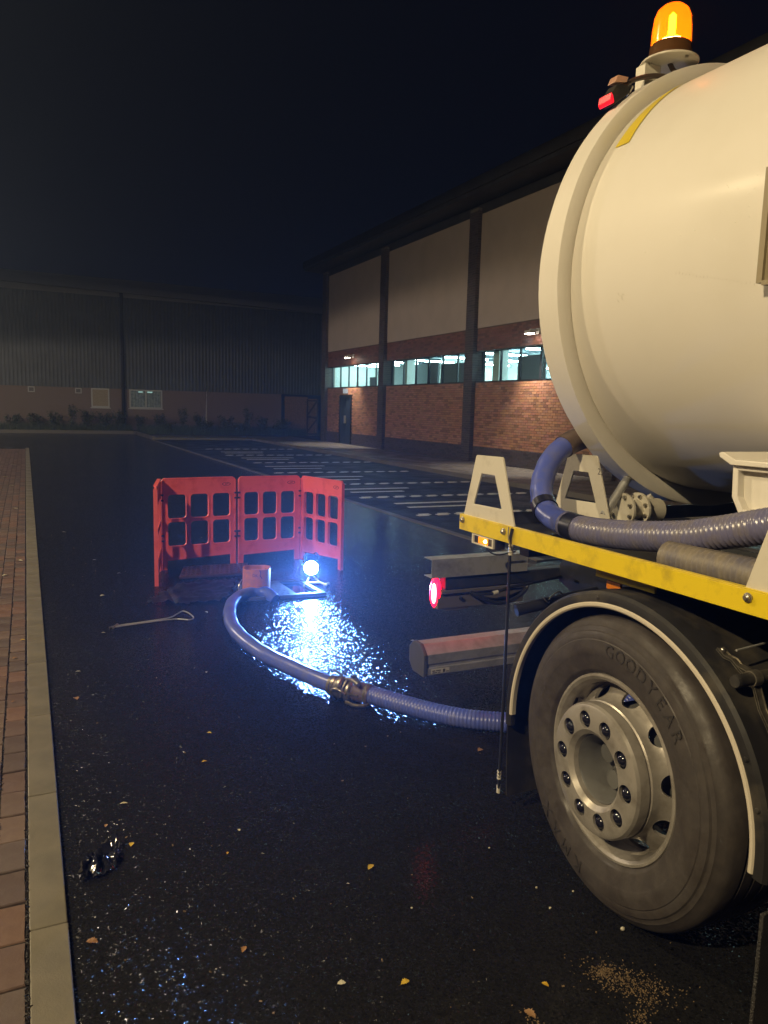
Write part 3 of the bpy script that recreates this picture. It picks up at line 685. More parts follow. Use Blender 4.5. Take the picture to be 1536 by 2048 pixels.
# placard holder and side bracket on the tank
q = MB(); q.box((2.070, 1.15, 2.135), (2.078, 1.672, 2.46)); q.box((2.058, 1.66, 2.128), (2.085, 1.68, 2.47)); q.box((2.058, 1.15, 2.12), (2.085, 1.66, 2.134)); q.box((2.085, 1.3, 2.2), (2.11, 1.34, 2.4)); obj("placard_holder", q, mat("placard_grey", (.30, .25, .16), .5), tank)
q = MB(); q.ringprism([(1.722, 1.56), (1.716, 1.457), (1.685, 1.405), (1.30, 1.405), (1.30, 1.56)], [(1.700, 1.545), (1.694, 1.46), (1.670, 1.42), (1.32, 1.42), (1.32, 1.545)], 2.08, 2.30)
q.box((2.11, 1.32, 1.42), (2.115, 1.70, 1.546)); obj("side_bracket", q, M_TANK, tank, bevel=.004)
q = MB(); q.prism([(1.765, 1.598), (1.76, 1.585), (1.715, 1.562), (1.30, 1.562), (1.30, 1.578), (1.70, 1.580), (1.75, 1.603)], 2.06, 2.32); obj("bracket_lip", q, M_TANK, tank, bevel=.003)
for yy in (-2.6, -.6, 1.0):     # saddles
    q = MB(); q.prism([(2.45, 1.2), (3.62, 1.2), (3.62, 1.52), (3.4, 1.40), (3.04, 1.37), (2.68, 1.40), (2.45, 1.52)], yy, yy+.05, 'XZ'); obj("tank_saddle", q, M_CREAM, truck)
# chassis
for X in (2.62, 3.36):
    q = MB(); q.ringprism([(X, .72), (X+.09, .72), (X+.09, 1.0), (X, 1.0)], [(X+.012, .74), (X+.08, .74), (X+.08, .98), (X+.012, .98)], -5.5, 2.95, 'XZ'); obj("chassis_rail", q, M_CHASSIS, truck)
for X in (2.6, 3.38):
    q = MB(); q.box((X, -5.0, 1.01), (X+.09, 2.7, 1.20)); obj("subframe_rail", q, M_CHASSIS, truck)
for yy in (-2, -.2, 1.1, 2.75):
    q = MB(); q.box((2.05, yy, 1.06), (4.03, yy+.07, 1.17)); obj("crossmember", q, M_CHASSIS, truck)
q = MB(); q.tube([(1.95, 1.855, .495), (4.13, 1.855, .495)], .075, 16); q.sphere((3.04, 1.855, .5), .2, 16, 10); obj("axle", q, M_CHASSIS, truck, 40)
# tray floor and yellow side rails
q = MB(); q.box((1.792, -3.2, 1.178), (2.46, 2.9, 1.188)); q.box((2.44, -3.2, 1.188), (2.46, 2.9, 1.215)); q.box((1.792, 2.52, 1.188), (2.44, 2.54, 1.205)); obj("tray_floor", q, M_CHASSIS, truck)
q = MB(); q.box((3.62, -3.2, 1.178), (4.29, 2.9, 1.188)); obj("tray_floor", q, M_CHASSIS, truck)
def rail(x0, x1, xf, y0, y1):
    q = MB(); q.box((x0, y0, 1.178), (x1, y1, 1.246)); q.box((min(x0, xf), y0, 1.2462), (max(x1, xf), y1, 1.250)); o = obj("side_rail", q, M_RAIL, truck, bevel=.0015)
rail(1.778, 1.784, 1.80, 2.507, 2.918); rail(1.778, 1.784, 1.80, -3.2, 2.503); rail(4.296, 4.302, 4.28, -3.2, 2.918)
q = MB(); q.box((1.79, 2.912, 1.178), (4.29, 2.918, 1.246)); obj("rear_rail", q, M_CHASSIS, truck)
for yy, zz in ((2.885, 1.225), (2.56, 1.222), (1.383, 1.225)):
    q = MB(); q.lathe([(1.762, .0005), (1.762, .006), (1.766, .0105), (1.772, .0105), (1.773, .014), (1.7775, .014)], (0, yy, zz), 'X', 10); obj("rail_bolt", q, M_BOLT, truck, 30)
# upright hose-retaining plates with a window
def upright(X, y0, sc_=1.0, mark=False):
    P = lambda a, b: (y0+a*sc_, b)
    out = [P(0.394, 1.19), P(0.394, 1.245), P(.31, 1.518), P(.302, 1.524), P(.110, 1.527), P(.102, 1.52), P(0, 1.25), P(0, 1.19)]
    inn = [P(.314, 1.306), P(.314, 1.308), P(.262, 1.444), P(.26, 1.446), P(.160, 1.446), P(.158, 1.444), P(.097, 1.312), P(.097, 1.31)]
    q = MB(); q.ringprism(out, inn, X, X+.008); o = obj("upright_plate", q, M_CREAM, truck, bevel=.0015)
    if mark:
        q = MB(); M_ = Matrix(((0, 0, -1, X-.0006), (-1, 0, 0, y0+.075*sc_), (0, 1, 0, 1.455), (0, 0, 0, 1)))
        add_text(q, "23", .042, M_); obj("plate_number", q, M_INK, o)
    return o
upright(1.786, 2.502); upright(2.352, 2.575, 1.0, True); upright(1.786, 1.010)
# amber side marker lit below the rail
q = MB(); q.box((1.79, 2.635, 1.128), (1.84, 2.815, 1.176)); sm = obj("side_marker", q, M_BLACKP, truck, bevel=.004)
q = MB(); q.ringprism([(2.81, 1.132), (2.81, 1.175), (2.64, 1.175), (2.64, 1.132)], [(2.80, 1.137), (2.80, 1.170), (2.65, 1.170), (2.65, 1.137)], 1.780, 1.789); obj("marker_frame", q, M_CREAM, sm)
q = MB(); q.box((1.784, 2.69, 1.139), (1.7895, 2.765, 1.168)); obj("amber_lens", q, E_AMB, sm, bevel=.003)
q = MB(); q.sphere((1.784, 2.705, 1.154), .007, 8, 6); obj("bulb", q, E_AMBC, sm, 60)
q = MB(); q.box((1.89, 1.83, 1.120), (1.90, 2.12, 1.1775)); q.box((1.90, 2.10, 1.120), (2.25, 2.12, 1.1775)); obj("yellow_step_edge", q, M_RAIL, truck)
q = MB(); q.box((1.884, 1.985, 1.088), (1.896, 2.055, 1.118)); obj("orange_reflector", q, mat("orange_reflector_plastic", (.75, .22, .01), .2, coat=.5), truck, bevel=.002)
# hanging cable with knot and end fitting
q = MB(); q.tube(smooth_path([(1.772, 2.495, 1.245), (1.766, 2.497, 1.20), (1.77, 2.50, 1.15), (1.770, 2.497, .9), (1.773, 2.499, .5), (1.768, 2.494, .2), (1.772, 2.50, .10)], 5), .0065, 8)
hc = obj("hanging_cable", q, M_DARKM, truck, 40)
q = MB()
for k in range(4): q.tube([(1.772, 2.497, 1.135+k*.012), (1.772, 2.497, 1.143+k*.012)], .0105, 8)
for k in range(3): q.tube([(1.770, 2.497, .165+k*.014), (1.770, 2.497, .174+k*.014)], .010, 8)
q.tube([(1.772, 2.5, .10), (1.772, 2.50, .135)], .009, 8); obj("cable_ferrule", q, M_CREAM, hc, 40, kind="stuff")
q = MB(); q.tube(smooth_path([(1.765, 2.51, 1.25), (1.758, 2.50, 1.21), (1.762, 2.485, 1.17), (1.775, 2.49, 1.15)], 5), .003, 6); obj("tie_wire", q, M_BRASS, hc)

# wheels
def make_wheel(X0, Y0, side=1):
    c = (0, Y0, .495); S = lambda x: X0+(x-1.77)*side
    pr = [(1.735, .112), (1.715, .116), (1.701, .132), (1.700, .150), (1.701, .202), (1.706, .213), (1.716, .219), (1.750, .220), (1.752, .216), (1.758, .216), (1.762, .221), (1.785, .2225), (1.796, .227), (1.812, .238), (1.836, .262), (1.848, .272),
          (1.835, .2755), (1.80, .277), (1.785, .283), (1.772, .290), (1.766, .300), (1.767, .308), (1.775, .311), (1.786, .306), (1.792, .295), (1.80, .287), (1.90, .284), (1.905, .272),
          (1.862, .270), (1.846, .256), (1.822, .232), (1.804, .218), (1.786, .212), (1.76, .208), (1.715, .206), (1.710, .200), (1.710, .140), (1.728, .122), (1.742, .118)]
    q = MB(); q.lathe([(S(x), r) for x, r in pr], c, 'X', 96, closed=True)
    rim = obj("wheel", q, M_RIM, truck)
    cut = MB()
    for k in range(10):
        th = math.radians(36*k+18); u, v = math.sin(th), math.cos(th)
        P = Vector((0, Y0-.165*u, .495+.165*v)); cut.tube([(S(1.68), P.y, P.z), (S(1.74), P.y, P.z)], .0285, 22)
        th = math.radians(36*k+8); R_ = Vector((0, -math.sin(th), math.cos(th))); N = (R_*.66+Vector((-.75*side, 0, 0))).normalized()
        C0 = Vector((S(1.820), Y0, .495))+R_*.246; T_ = N.cross(R_.cross(Vector((1, 0, 0)))).normalized()
        cut.tube([C0-N*.040, C0+N*.034], .036, 24)
    boolean(rim, cut)
    me = rim.data; me.polygons.foreach_set("use_smooth", [True]*len(me.polygons)); me.set_sharp_from_angle(angle=math.radians(28))
    # tyre
    tp = [(1.795, .289), (1.775, .309), (1.764, .316), (1.757, .322), (1.7555, .326), (1.750, .345), (1.7440, .372), (1.743, .376), (1.7415, .380), (1.7415, .40), (1.744, .425), (1.7465, .428), (1.7465, .438), (1.752, .452), (1.758, .456), (1.762, .470), (1.769, .474), (1.777, .487), (1.79, .497), (1.803, .502)]
    for g0 in (1.845, 1.895, 1.945, 1.995): tp += [(g0, .503), (g0+.002, .490), (g0+.010, .490), (g0+.012, .503)]
    tp += [(2.035, .502), (2.06, .487), (2.085, .44), (2.08, .36), (2.06, .30), (2.05, .289)]
    q = MB(); q.lathe([(S(x), r) for x, r in tp], c, 'X', 128, closed=True); ty = obj("tyre", q, M_RUBBER, rim, 32)
    def letters(s, th0, th1, r, size):
        q = MB(); n = len(s)
        for k, ch in enumerate(s):
            th = math.radians(th0+(th1-th0)*k/(n-1)); u, v = math.sin(th), math.cos(th)
            M_ = Matrix(((0, 0, -1, S(1.7415)), (-v, -u, 0, Y0-r*u), (-u, v, 0, .495+r*v), (0, 0, 0, 1)))
            add_text(q, ch, size, M_, .002)
        obj("raised_lettering", q, M_LETTER, ty)
    if side > 0: letters("GOODYEAR", 0, 52, .400, .060); letters("KMAX", 193, 224, .405, .066)
    # hub and nuts
    q = MB(); q.lathe([(S(1.738), .1165), (S(1.730), .110), (S(1.736), .106), (S(1.79), .097), (S(1.83), .095), (S(1.845), .088), (S(1.845), .06), (S(1.83), .05), (S(1.83), .001)], c, 'X', 40)
    q.lathe([(S(1.83), .19), (S(1.86), .2), (S(2.0), .2)], c, 'X', 32)
    for th in (60, 190, 300):
        t = math.radians(th); q.tube([(S(1.83), Y0-.052*math.sin(t), .495+.052*math.cos(t)), (S(1.80), Y0-.052*math.sin(t), .495+.052*math.cos(t))], .032, 16)
    obj("hub", q, M_HUB, rim, 35)
    nm = MB(); nm.sphere((0, 0, 0), .0235, 14, 8, (1.25, 1, 1)); nme = mesh_from("nut_cap", nm, M_NUT, 60)
    for k in range(10):
        th = math.radians(36*k+18); o = bpy.data.objects.new("nut_cap", nme); COL.objects.link(o); o.parent = rim
        o.location = Vector((S(1.722), Y0-.165*math.sin(th), .495+.165*math.cos(th)))-truck.location
    piv = Vector((X0+.1*side, Y0, .495)); Sc = Matrix.Diagonal((1, 1.03, 1.03, 1)) if False else Matrix.Identity(4)
    T = Matrix.Translation(piv+Vector((0, 0, .016))) @ Matrix.Rotation(math.radians(-3.5), 4, 'Z') @ Matrix.Diagonal((1.0, 1.032, 1.032, 1)) @ Matrix.Translation(-piv)
    L0 = Matrix.Translation(-truck.location)
    rim.matrix_basis = L0 @ T @ L0.inverted()
    return rim
w1 = make_wheel(1.77, 1.855)
make_wheel(4.31, 1.855, -1)
w2 = copy_tree(w1, truck); w2.location.y -= 1.36

# mudguard
def mudguard(Y0):
    a0, a1 = math.radians(-7), math.radians(184)
    q = MB(); c = (0, Y0, .492)
    q.lathe([(1.790, .578), (1.778, .580), (1.774, .590), (1.777, .612), (1.788, .622), (2.28, .622), (2.29, .60), (2.28, .612), (1.80, .608), (1.80, .580)], c, 'X', 64, a0, a1, closed=True)
    mg = obj("mudguard", q, M_BLACKP, truck, 35)
    q = MB(); q.lathe([(1.7755, .566), (1.771, .571), (1.771, .580), (1.7755, .584), (1.794, .582), (1.794, .568)], c, 'X', 64, math.radians(-2), math.radians(183), closed=True)
    obj("white_edge_trim", q, mat("cream_rubber_trim", (.60, .54, .44), .5) if 'cream_rubber_trim' not in bpy.data.materials else bpy.data.materials['cream_rubber_trim'], mg, 35)
    q = MB()
    for aa in (80, 152, 165):
        a = math.radians(aa); P = Vector((0, Y0+.60*math.cos(a), .492+.60*math.sin(a)))
        q.lathe([(1.768, .0005), (1.769, .006), (1.775, .009)], (0, P.y, P.z), 'X', 10)
    obj("mudguard_rivets", q, M_BLACKP, mg, 40)
    return mg
mg = mudguard(1.87); mudguard(.51)
q = MB(); n = 10
for i in range(n):
    z0 = .60-.5*i/n; z1 = .60-.5*(i+1)/n; f = lambda z: 2.492-.02*((.6-z)/.5)**2
    q.add([(1.79, f(z0), z0), (2.30, f(z0), z0), (2.30, f(z1), z1), (1.79, f(z1), z1), (1.79, f(z0)-.008, z0), (2.30, f(z0)-.008, z0), (2.30, f(z1)-.008, z1), (1.79, f(z1)-.008, z1)], [(0, 1, 2, 3), (7, 6, 5, 4), (0, 3, 7, 4), (1, 5, 6, 2)]+([(3, 2, 6, 7)] if i == n-1 else []))
obj("rear_mud_flap", q, M_BLACKP, truck, 30)
q = MB(); q.box((1.765, 1.235, .012), (2.28, 1.247, .375)); obj("front_mud_flap", q, M_FLAP, truck, bevel=.003)
q = MB(); q.tube([(2.05, 1.30, .52), (2.05, 1.247, .375)], .012, 8); q.box((1.9, 1.247, .34), (2.3, 1.26, .38)); obj("flap_bracket", q, M_CHASSIS, truck)
# stay tube with clamp strap on the guard
sY, sZ = 1.412, .972
q = MB(); q.tube([(1.80, sY, sZ), (1.835, sY, sZ), (2.6, sY, sZ)], .0185, 18); st = obj("stay_tube", q, M_BLACKP, truck, 40)
q = MB(); q.lathe([(1.852, .0192), (1.852, .0235), (1.882, .0235), (1.882, .0192)], (0, sY, sZ), 'X', 24, closed=True)
obj("clamp_ring", q, M_BRASS, st, 35)
q = MB(); q.lathe([(1.790, .0005), (1.790, .017), (1.797, .0195), (1.803, .0195)], (0, sY, sZ), 'X', 20); obj("tube_cap", q, M_BLACKP, st, 35)
def strap(pts, x0, x1, th=.0035):
    q = MB(); P = [Vector((0, y, z)) for y, z in pts]; n = len(P); up, dn = [], []
    for i in range(n):
        T = (P[min(i+1, n-1)]-P[max(i-1, 0)]).normalized(); N = Vector((0, -T.z, T.y))
        up.append((P[i].y+N.y*th/2, P[i].z+N.z*th/2)); dn.append((P[i].y-N.y*th/2, P[i].z-N.z*th/2))
    for i in range(n-1): q.prism([up[i], up[i+1], dn[i+1], dn[i]], x0, x1)
    return q
def onarc(a, r): a = math.radians(a); return (1.87+r*math.cos(a), .492+r*math.sin(a))
pts = [onarc(a, r) for a, r in ((122, .626), (125, .627), (127, .640), (130, .642), (133, .648), (136, .652))]+[onarc(141, .634), onarc(146, .634), onarc(151, .633), onarc(154, .632), onarc(155.5, .626), onarc(159, .626)]
q = strap(pts, 1.858, 1.886); q2 = strap([onarc(129, .645), onarc(132, .665), onarc(134, .668)], 1.858, 1.886); q.add(q2.v, q2.f)
for sgn in (1.858, 1.884):
    qq = strap(pts, sgn, sgn+.003, .009); q.add(qq.v, qq.f)
so = obj("clamp_strap", q, M_BRASS, st)
for a, r in ((123, .630), (157.5, .630), (133, .668)):
    y_, z_ = onarc(a, r); q = MB(); q.sphere((1.872, y_, z_), .0085, 10, 6); obj("strap_bolt", q, M_BOLT, st, 60)
q = MB(); q.tube([(1.84, 1.455, 1.045), (2.4, 1.50, 1.06)], .0035, 6); obj("brake_line", q, M_GALV, truck)

# rear light cluster, shelf and beam
q = MB(); q.box((1.92, 3.262, .800), (3.40, 3.33, .868)); obj("lamp_beam", q, M_CHASSIS, truck, bevel=.004)
for X in (2.63, 3.37):
    q = MB(); q.prism([(2.95, .70), (3.24, .80), (3.24, .90), (3.1, 1.0), (2.95, 1.0)], X, X+.07); obj("beam_bracket", q, M_CHASSIS, truck)
q = MB(); q.box((1.83, 3.250, .868), (2.42, 3.254, .965)); q.box((1.83, 3.254, .961), (2.42, 3.335, .965)); q.box((1.83, 3.254, .8685), (2.42, 3.33, .8715)); obj("light_shelf", q, M_GALV, truck)
q = MB(); q.box((1.885, 3.275, .695), (2.42, 3.33, .798)); q.box((1.90, 3.262, .775), (2.42, 3.274, .795)); q.prism([(1.9, .696), (2.1, .696), (2.06, .682), (1.94, .682)], 3.28, 3.32, 'XZ')
for k in range(22): q.box((1.92+k*.022, 3.268, .770), (1.93+k*.022, 3.276, .798))
hs = obj("light_housing", q, mat("lamp_housing_plastic", (.13, .115, .10), .5), truck, bevel=.003)
q = MB(); q.sphere((1.893, 3.318, .775), 1, 20, 14, (.024, .045, .083)); obj("red_lens", q, E_RED, hs, 60)
q = MB(); q.sphere((1.876, 3.303, .775), 1, 12, 10, (.009, .024, .055)); obj("red_lens_core", q, E_REDC, hs, 60)
q = MB(); q.box((1.91, 3.333, .705), (2.40, 3.352, .79)); obj("red_lens", q, E_RED, hs, bevel=.004)
for xa in (2.02, 2.15): 
    q = MB(); q.lathe([(3.262, .001), (3.262, .008), (3.275, .010)], (xa, 0, .745), 'Y', 12); obj("housing_bolt", q, M_DARKM, hs, 40)
q = MB(); q.tube(smooth_path([(2.07, 3.262, .775), (2.12, 3.24, .75), (2.22, 3.23, .712), (2.33, 3.23, .725), (2.41, 3.24, .77), (2.42, 3.25, .80)], 6), .011, 8)
q.tube(smooth_path([(2.10, 3.255, .765), (2.2, 3.235, .765), (2.3, 3.235, .79), (2.45, 3.24, .80), (2.7, 3.2, .84), (2.95, 3.0, .9)], 6), .008, 8); cb = obj("light_cable", q, M_DARKM, truck, 40)
q = MB(); q.tube([(2.195, 3.235, .7655), (2.225, 3.235, .771)], .011, 10); obj("cable_sleeve", q, M_STICK, cb, 40)
q = MB(); q.tube(smooth_path([(2.0, 2.95, 1.16), (2.05, 3.1, 1.05), (2.18, 3.2, .98), (2.3, 3.2, .99)], 5), .004, 6); q.tube(smooth_path([(2.75, 2.9, .85), (2.6, 3.1, .72), (2.55, 3.05, .62)], 5), .006, 6); q.tube([(2.62, 3.1, .83), (2.78, 2.9, .78)], .008, 8); obj("loose_cable", q, M_DARKM, truck, 40)
q = MB(); q.tube([(2.185, 3.0, .735), (2.60, 2.9, .82)], .028, 16); q.tube([(2.18, 3.001, .734), (2.20, 2.996, .738)], .030, 16); dp = obj("drain_pipe", q, M_DARKM, truck, 40)
q = MB(); q.tube(smooth_path([(2.31, 2.96, .80), (2.33, 2.94, .775), (2.35, 2.95, .80), (2.38, 2.93, .83), (2.40, 2.92, .815)], 5), .004, 6); obj("wire_tie", q, M_BOLT, dp)
# underrun bar
oc = [(3.300, .335), (3.300, .372), (3.306, .376), (3.306, .392), (3.300, .396), (3.300, .446), (3.348, .492), (3.42, .492), (3.462, .452), (3.462, .376), (3.42, .333)]
q = MB(); q.prism(oc, 1.850, 4.23); ub = obj("underrun_bar", q, mat("brushed_aluminium", (.50, .49, .49), .33, metal=.5, noise=(9, (.3, .29, .28), .4, .7)), truck, bevel=.002)
oc2 = [(3.296, .330), (3.296, .448), (3.346, .496), (3.422, .496), (3.466, .455), (3.466, .374), (3.422, .329)]
q = MB(); q.prism(oc2, 1.828, 1.8495); obj("end_cap", q, mat("grey_end_cap", (.07, .068, .065), .5), ub, bevel=.003)
q = MB(); q.box((1.875, 3.2985, .341), (1.985, 3.2995, .367)); sk = obj("sticker", q, M_STICK, ub)
q = MB()
for k, (a, b) in enumerate(((0, .03), (.036, .05), (0, .018), (.024, .052))): q.box((1.88+a, 3.2975, .345+.010*(k//2)), (1.88+b, 3.2983, .350+.010*(k//2)))
q.box((1.945, 3.2975, .345), (1.958, 3.2983, .362)); q.box((1.964, 3.2975, .345), (1.980, 3.2983, .350)); obj("sticker_print", q, M_INK, ub)
for X in (2.7, 3.3):
    q = MB(); q.box((X, 3.34, .40), (X+.06, 3.42, .50)); q.prism([(3.0, .72), (2.85, .85), (2.95, .95), (3.40, .50), (3.36, .47)], X, X+.06); obj("underrun_arm", q, M_CHASSIS, truck)

# valve and pipework beneath the tank end
q = MB(); q.tube([(2.36, 2.62, 1.26), (2.47, 2.62, 1.405)], .020, 14); q.tube([(2.45, 2.62, 1.38), (2.62, 2.72, 1.47)], .020, 14); vp = obj("valve_pipe", q, M_GALV, truck, 40)
q = MB(); VZ = 1.285
q.tube([(2.445, 2.60, VZ), (2.457, 2.60, VZ)], .078, 28); q.tube([(2.457, 2.60, VZ), (2.535, 2.60, VZ)], .045, 24); q.tube([(2.535, 2.60, VZ), (2.547, 2.60, VZ)], .078, 28); q.tube([(2.547, 2.60, VZ), (2.66, 2.60, VZ-.01)], .058, 24)
q.tube([(2.60, 2.60, VZ+.06), (2.66, 2.58, VZ-.01)], .016, 12); obj("valve_flange", q, M_CREAM, vp, 40)
q = MB()
for a in range(0, 360, 45):
    t = math.radians(a+20); q.tube([(2.430, 2.6+.064*math.cos(t), VZ+.064*math.sin(t)), (2.47, 2.6+.064*math.cos(t), VZ+.064*math.sin(t))], .0085, 6); q.tube([(2.522, 2.6+.064*math.cos(t), VZ+.064*math.sin(t)), (2.562, 2.6+.064*math.cos(t), VZ+.064*math.sin(t))], .0085, 6)
obj("flange_bolts", q, M_BOLT, vp, 40)

# amber beacon on the tank end
BX, BY = 2.685, 2.75
BZ = -.036
q = MB(); q.prism([(BX-.155, 3.12), (BX-.02, 3.18), (BX-.02, 3.288), (BX-.13, 3.288), (BX-.155, 3.25)], BY+.03, BY+.036, 'XZ'); q.box((BX-.160, BY-.02, 3.10), (BX-.1555, BY+.036, 3.255))
bk_ = obj("beacon", q, M_CREAM, truck)
q = MB(); q.lathe([(3.326, .001), (3.326, .122), (3.329, .125), (3.334, .125), (3.336, .122), (3.336, .001)], (BX, BY, BZ), 'Z', 48); obj("base_plate", q, M_CREAM, bk_, 35)
q = MB(); q.lathe([(3.337, .095), (3.352, .098), (3.36, .094), (3.40, .090), (3.405, .086)], (BX, BY, BZ), 'Z', 40); q.lathe([(3.404, .086), (3.404, .001)], (BX, BY, BZ), 'Z', 40); obj("beacon_base", q, mat("inner_lit_amber_base", (.10, .045, .015), .3), bk_, 35)  # black base browned to paint in beacon light showing from inside
q = MB(); q.lathe([(3.405, .087), (3.47, .084), (3.52, .079), (3.548, .068), (3.566, .048), (3.574, .022), (3.576, .001)], (BX, BY, BZ), 'Z', 40); obj("amber_dome", q, M_DOME, bk_, 60)
q = MB(); q.lathe([(3.425, .001), (3.425, .040), (3.432, .042), (3.438, .022), (3.45, .016), (3.53, .015), (3.545, .001)], (BX, BY, BZ), 'Z', 20); obj("beacon_bulb", q, E_BEAC, bk_, 60)
q = MB(); q.tube(smooth_path([(2.685, 2.75, 3.295), (2.69, 2.73, 3.26), (2.695, 2.70, 3.225), (2.65, 2.70, 3.212), (2.55, 2.71, 3.200), (2.45, 2.72, 3.165), (2.37, 2.73, 3.105)], 6), .011, 8); obj("beacon_cable", q, mat("brown_cable", (.06, .04, .03), .5), bk_, 40)
q = MB()
for dx, dy in ((.08, .04), (-.09, .03), (.0, -.1)): q.lathe([(3.318, .001), (3.318, .007), (3.326, .008)], (BX+dx, BY+dy, BZ), 'Z', 8)
obj("plate_screws", q, M_BOLT, bk_, 40)
q = MB(); q.tube([(2.72, 2.70, 3.245), (2.98, 2.66, 3.31)], .012, 10); q.tube([(2.98, 2.66, 3.31), (3.3, 2.66, 3.33)], .012, 10); obj("tank_top_rail", q, M_CREAM, truck, 40)
# outline marker light below the beacon
q = MB(); q.prism([(2.335, 3.035), (2.425, 3.105), (2.405, 3.135), (2.35, 3.125), (2.315, 3.075)], 2.70, 2.76, 'XZ'); ml = obj("outline_marker", q, M_BLACKP, truck, bevel=.004)
q = MB(); q.prism([(2.308, 3.050), (2.318, 3.036), (2.330, 3.044), (2.322, 3.070), (2.312, 3.082)], 2.69, 2.77, 'XZ'); obj("red_lens", q, emis("outline_marker_red", (1, .01, .03), 1.0, (.5, .01, .01)), ml, bevel=.003)
q = MB(); q.prism([(2.335, 3.130), (2.40, 3.142), (2.41, 3.165), (2.35, 3.162)], 2.70, 2.75, 'XZ'); obj("clear_lens", q, mat("clear_orange_lens", (.6, .35, .25), .2, coat=.5), ml, bevel=.003)
q = MB(); q.tube([(2.44, 2.74, 3.115), (2.46, 2.74, 3.15)], .012, 8); obj("marker_bolt", q, M_BOLT, ml, 40)

# ================================================================ HOSES
def ribbed(path, R, pitch, amp, n=20):
    P = resample(path, pitch/4); q = MB()
    q.tube(P, R, n, rf=lambda i, k: R+(amp if i % 4 in (0,) else (amp*.45 if i % 4 in (1, 3) else 0))); return q
up = [(2.02, -1.6, 1.25), (2.03, -.9, 1.27), (2.02, .1, 1.40), (2.0, .75, 1.475), (2.0, 1.25, 1.465), (2.0, 1.513, 1.395), (2.0, 1.663, 1.352), (2.0, 1.842, 1.308), (2.0, 2.153, 1.266), (2.0, 2.40, 1.258), (2.03, 2.605, 1.288), (2.08, 2.72, 1.371), (2.14, 2.774, 1.456), (2.2, 2.79, 1.525), (2.30, 2.81, 1.580), (2.45, 2.84, 1.62), (2.62, 2.92, 1.65)]
path = smooth_path(up, 10); th = thing("suction_hose", "ribbed blue suction hose lying on the tray, curling up to the tank end", "hose", (2.0, 1.6, 1.19))
cutI = next(i for i, p in enumerate(path) if p.y > 2.43)
obj("ribbed_hose", ribbed(path[:cutI+1], .0505, .0205, .0055), M_HOSET, th, 60)
q = MB(); q.tube(resample(path[cutI:], .02), .056, 20, rf=lambda i, k: .0505+.0010*math.sin(i*1.7)); obj("smooth_hose", q, M_HOSE, th, 60)
for i0 in (cutI-4, cutI+9):
    seg = [path[j] for j in range(i0, i0+4)]; q = MB(); q.tube(seg, .0565, 20); obj("tape_band", q, M_BAND, th, 40)
q = MB(); seg = [p for p in path if p.y > 2.80]; q.tube(seg, .055, 20); obj("hose_cuff", q, mat("brown_hose_cuff", (.14, .10, .075), .5, noise=(20, (.07, .05, .045), .4, .7)), th, 40)
p2 = smooth_path([(1.93, 1.822, 1.246), (1.935, 1.70, 1.247), (1.94, 1.5, 1.25), (1.95, 1.1, 1.25), (1.95, -.8, 1.25)], 12)
q = ribbed(p2, .0490, .0205, .0050); sp = obj("spare_hose", q, M_HOSEW, None, 60); tag(sp, "dusty grey ribbed hose length lying under the blue hose on the tray", "hose")
q = MB(); q.tube([(2.12, 1.7, 1.196), (2.12, -1, 1.196)], .007, 8); q.tube([(2.2, 1.75, 1.196), (2.2, -1, 1.196)], .006, 8); tag(obj("tray_rods", q, M_GALV, None, 40), "thin metal rods lying on the tray behind the dusty hose", "rods")

gp = [(1.95, 6.28, .01), (1.90, 6.36, .055), (1.839, 6.40, .062), (1.752, 6.394, .06), (1.609, 6.275, .058), (1.476, 5.988, .058), (1.374, 5.557, .058), (1.351, 5.157, .058), (1.398, 4.723, .058), (1.490, 4.40, .058), (1.571, 4.15, .058), (1.63, 3.99, .060)]
gpath = resample(smooth_path(gp, 12), .025)
q = MB(); q.tube(gpath, .055, 22, rf=lambda i, k: .0515+.0016*math.sin(i*.55)); gh = thing("ground_hose", "smooth blue suction hose curving over the wet asphalt into the orange pipe", "hose", (1.4, 5.2, 0))
obj("hose_wall", q, M_HOSE, gh, 60)
gr = [(1.76, 3.80, .062), (1.853, 3.64, .060), (1.973, 3.45, .059), (2.103, 3.30, .059), (2.261, 3.19, .059), (2.45, 3.08, .06), (2.75, 2.98, .09), (3.0, 2.95, .25), (3.04, 3.0, .6), (3.04, 3.1, 1.2)]
gh2 = thing("ribbed_ground_hose", "ribbed blue hose running from the coupling under the tanker's rear", "hose", (2.0, 3.4, 0))
obj("hose_wall", ribbed(smooth_path(gr, 12), .0500, .0205, .0042), M_HOSE, gh2, 60)
# lever coupling between them
cpl = thing("hose_coupling", "weathered metal lever-lock coupling joining the two ground hoses", "hose coupling", (1.69, 3.90, 0))
A, B = Vector((1.625, 4.005, .062)), Vector((1.79, 3.755, .062)); D = (B-A).normalized(); L_ = (B-A).length
zax = D; xax = Vector((0, 0, 1)).cross(zax).normalized(); yax = zax.cross(xax)
MC = Matrix((xax, yax, zax)).transposed().to_4x4(); MC.translation = A
def clath(prof, n=28):
    q = MB(); q.lathe([(t, r) for t, r in prof], (0, 0, 0), 'Z', n); q.v = [tuple(MC @ Vector(v)) for v in q.v]; return q
obj("hose_clamp", clath([(-.035, .058), (-.035, .061), (-.015, .061), (-.015, .058)]), M_BRASS, cpl, 35)
obj("socket_ring", clath([(-.01, .057), (-.008, .064), (.012, .066), (.015, .062), (.035, .062), (.04, .072), (.058, .074), (.062, .070), (.07, .060)]), M_BRASS, cpl, 35)
obj("ball_ring", clath([(.085, .058), (.09, .074), (.10, .078), (.125, .076), (.135, .070), (.14, .062)]), M_BRASS, cpl, 35)
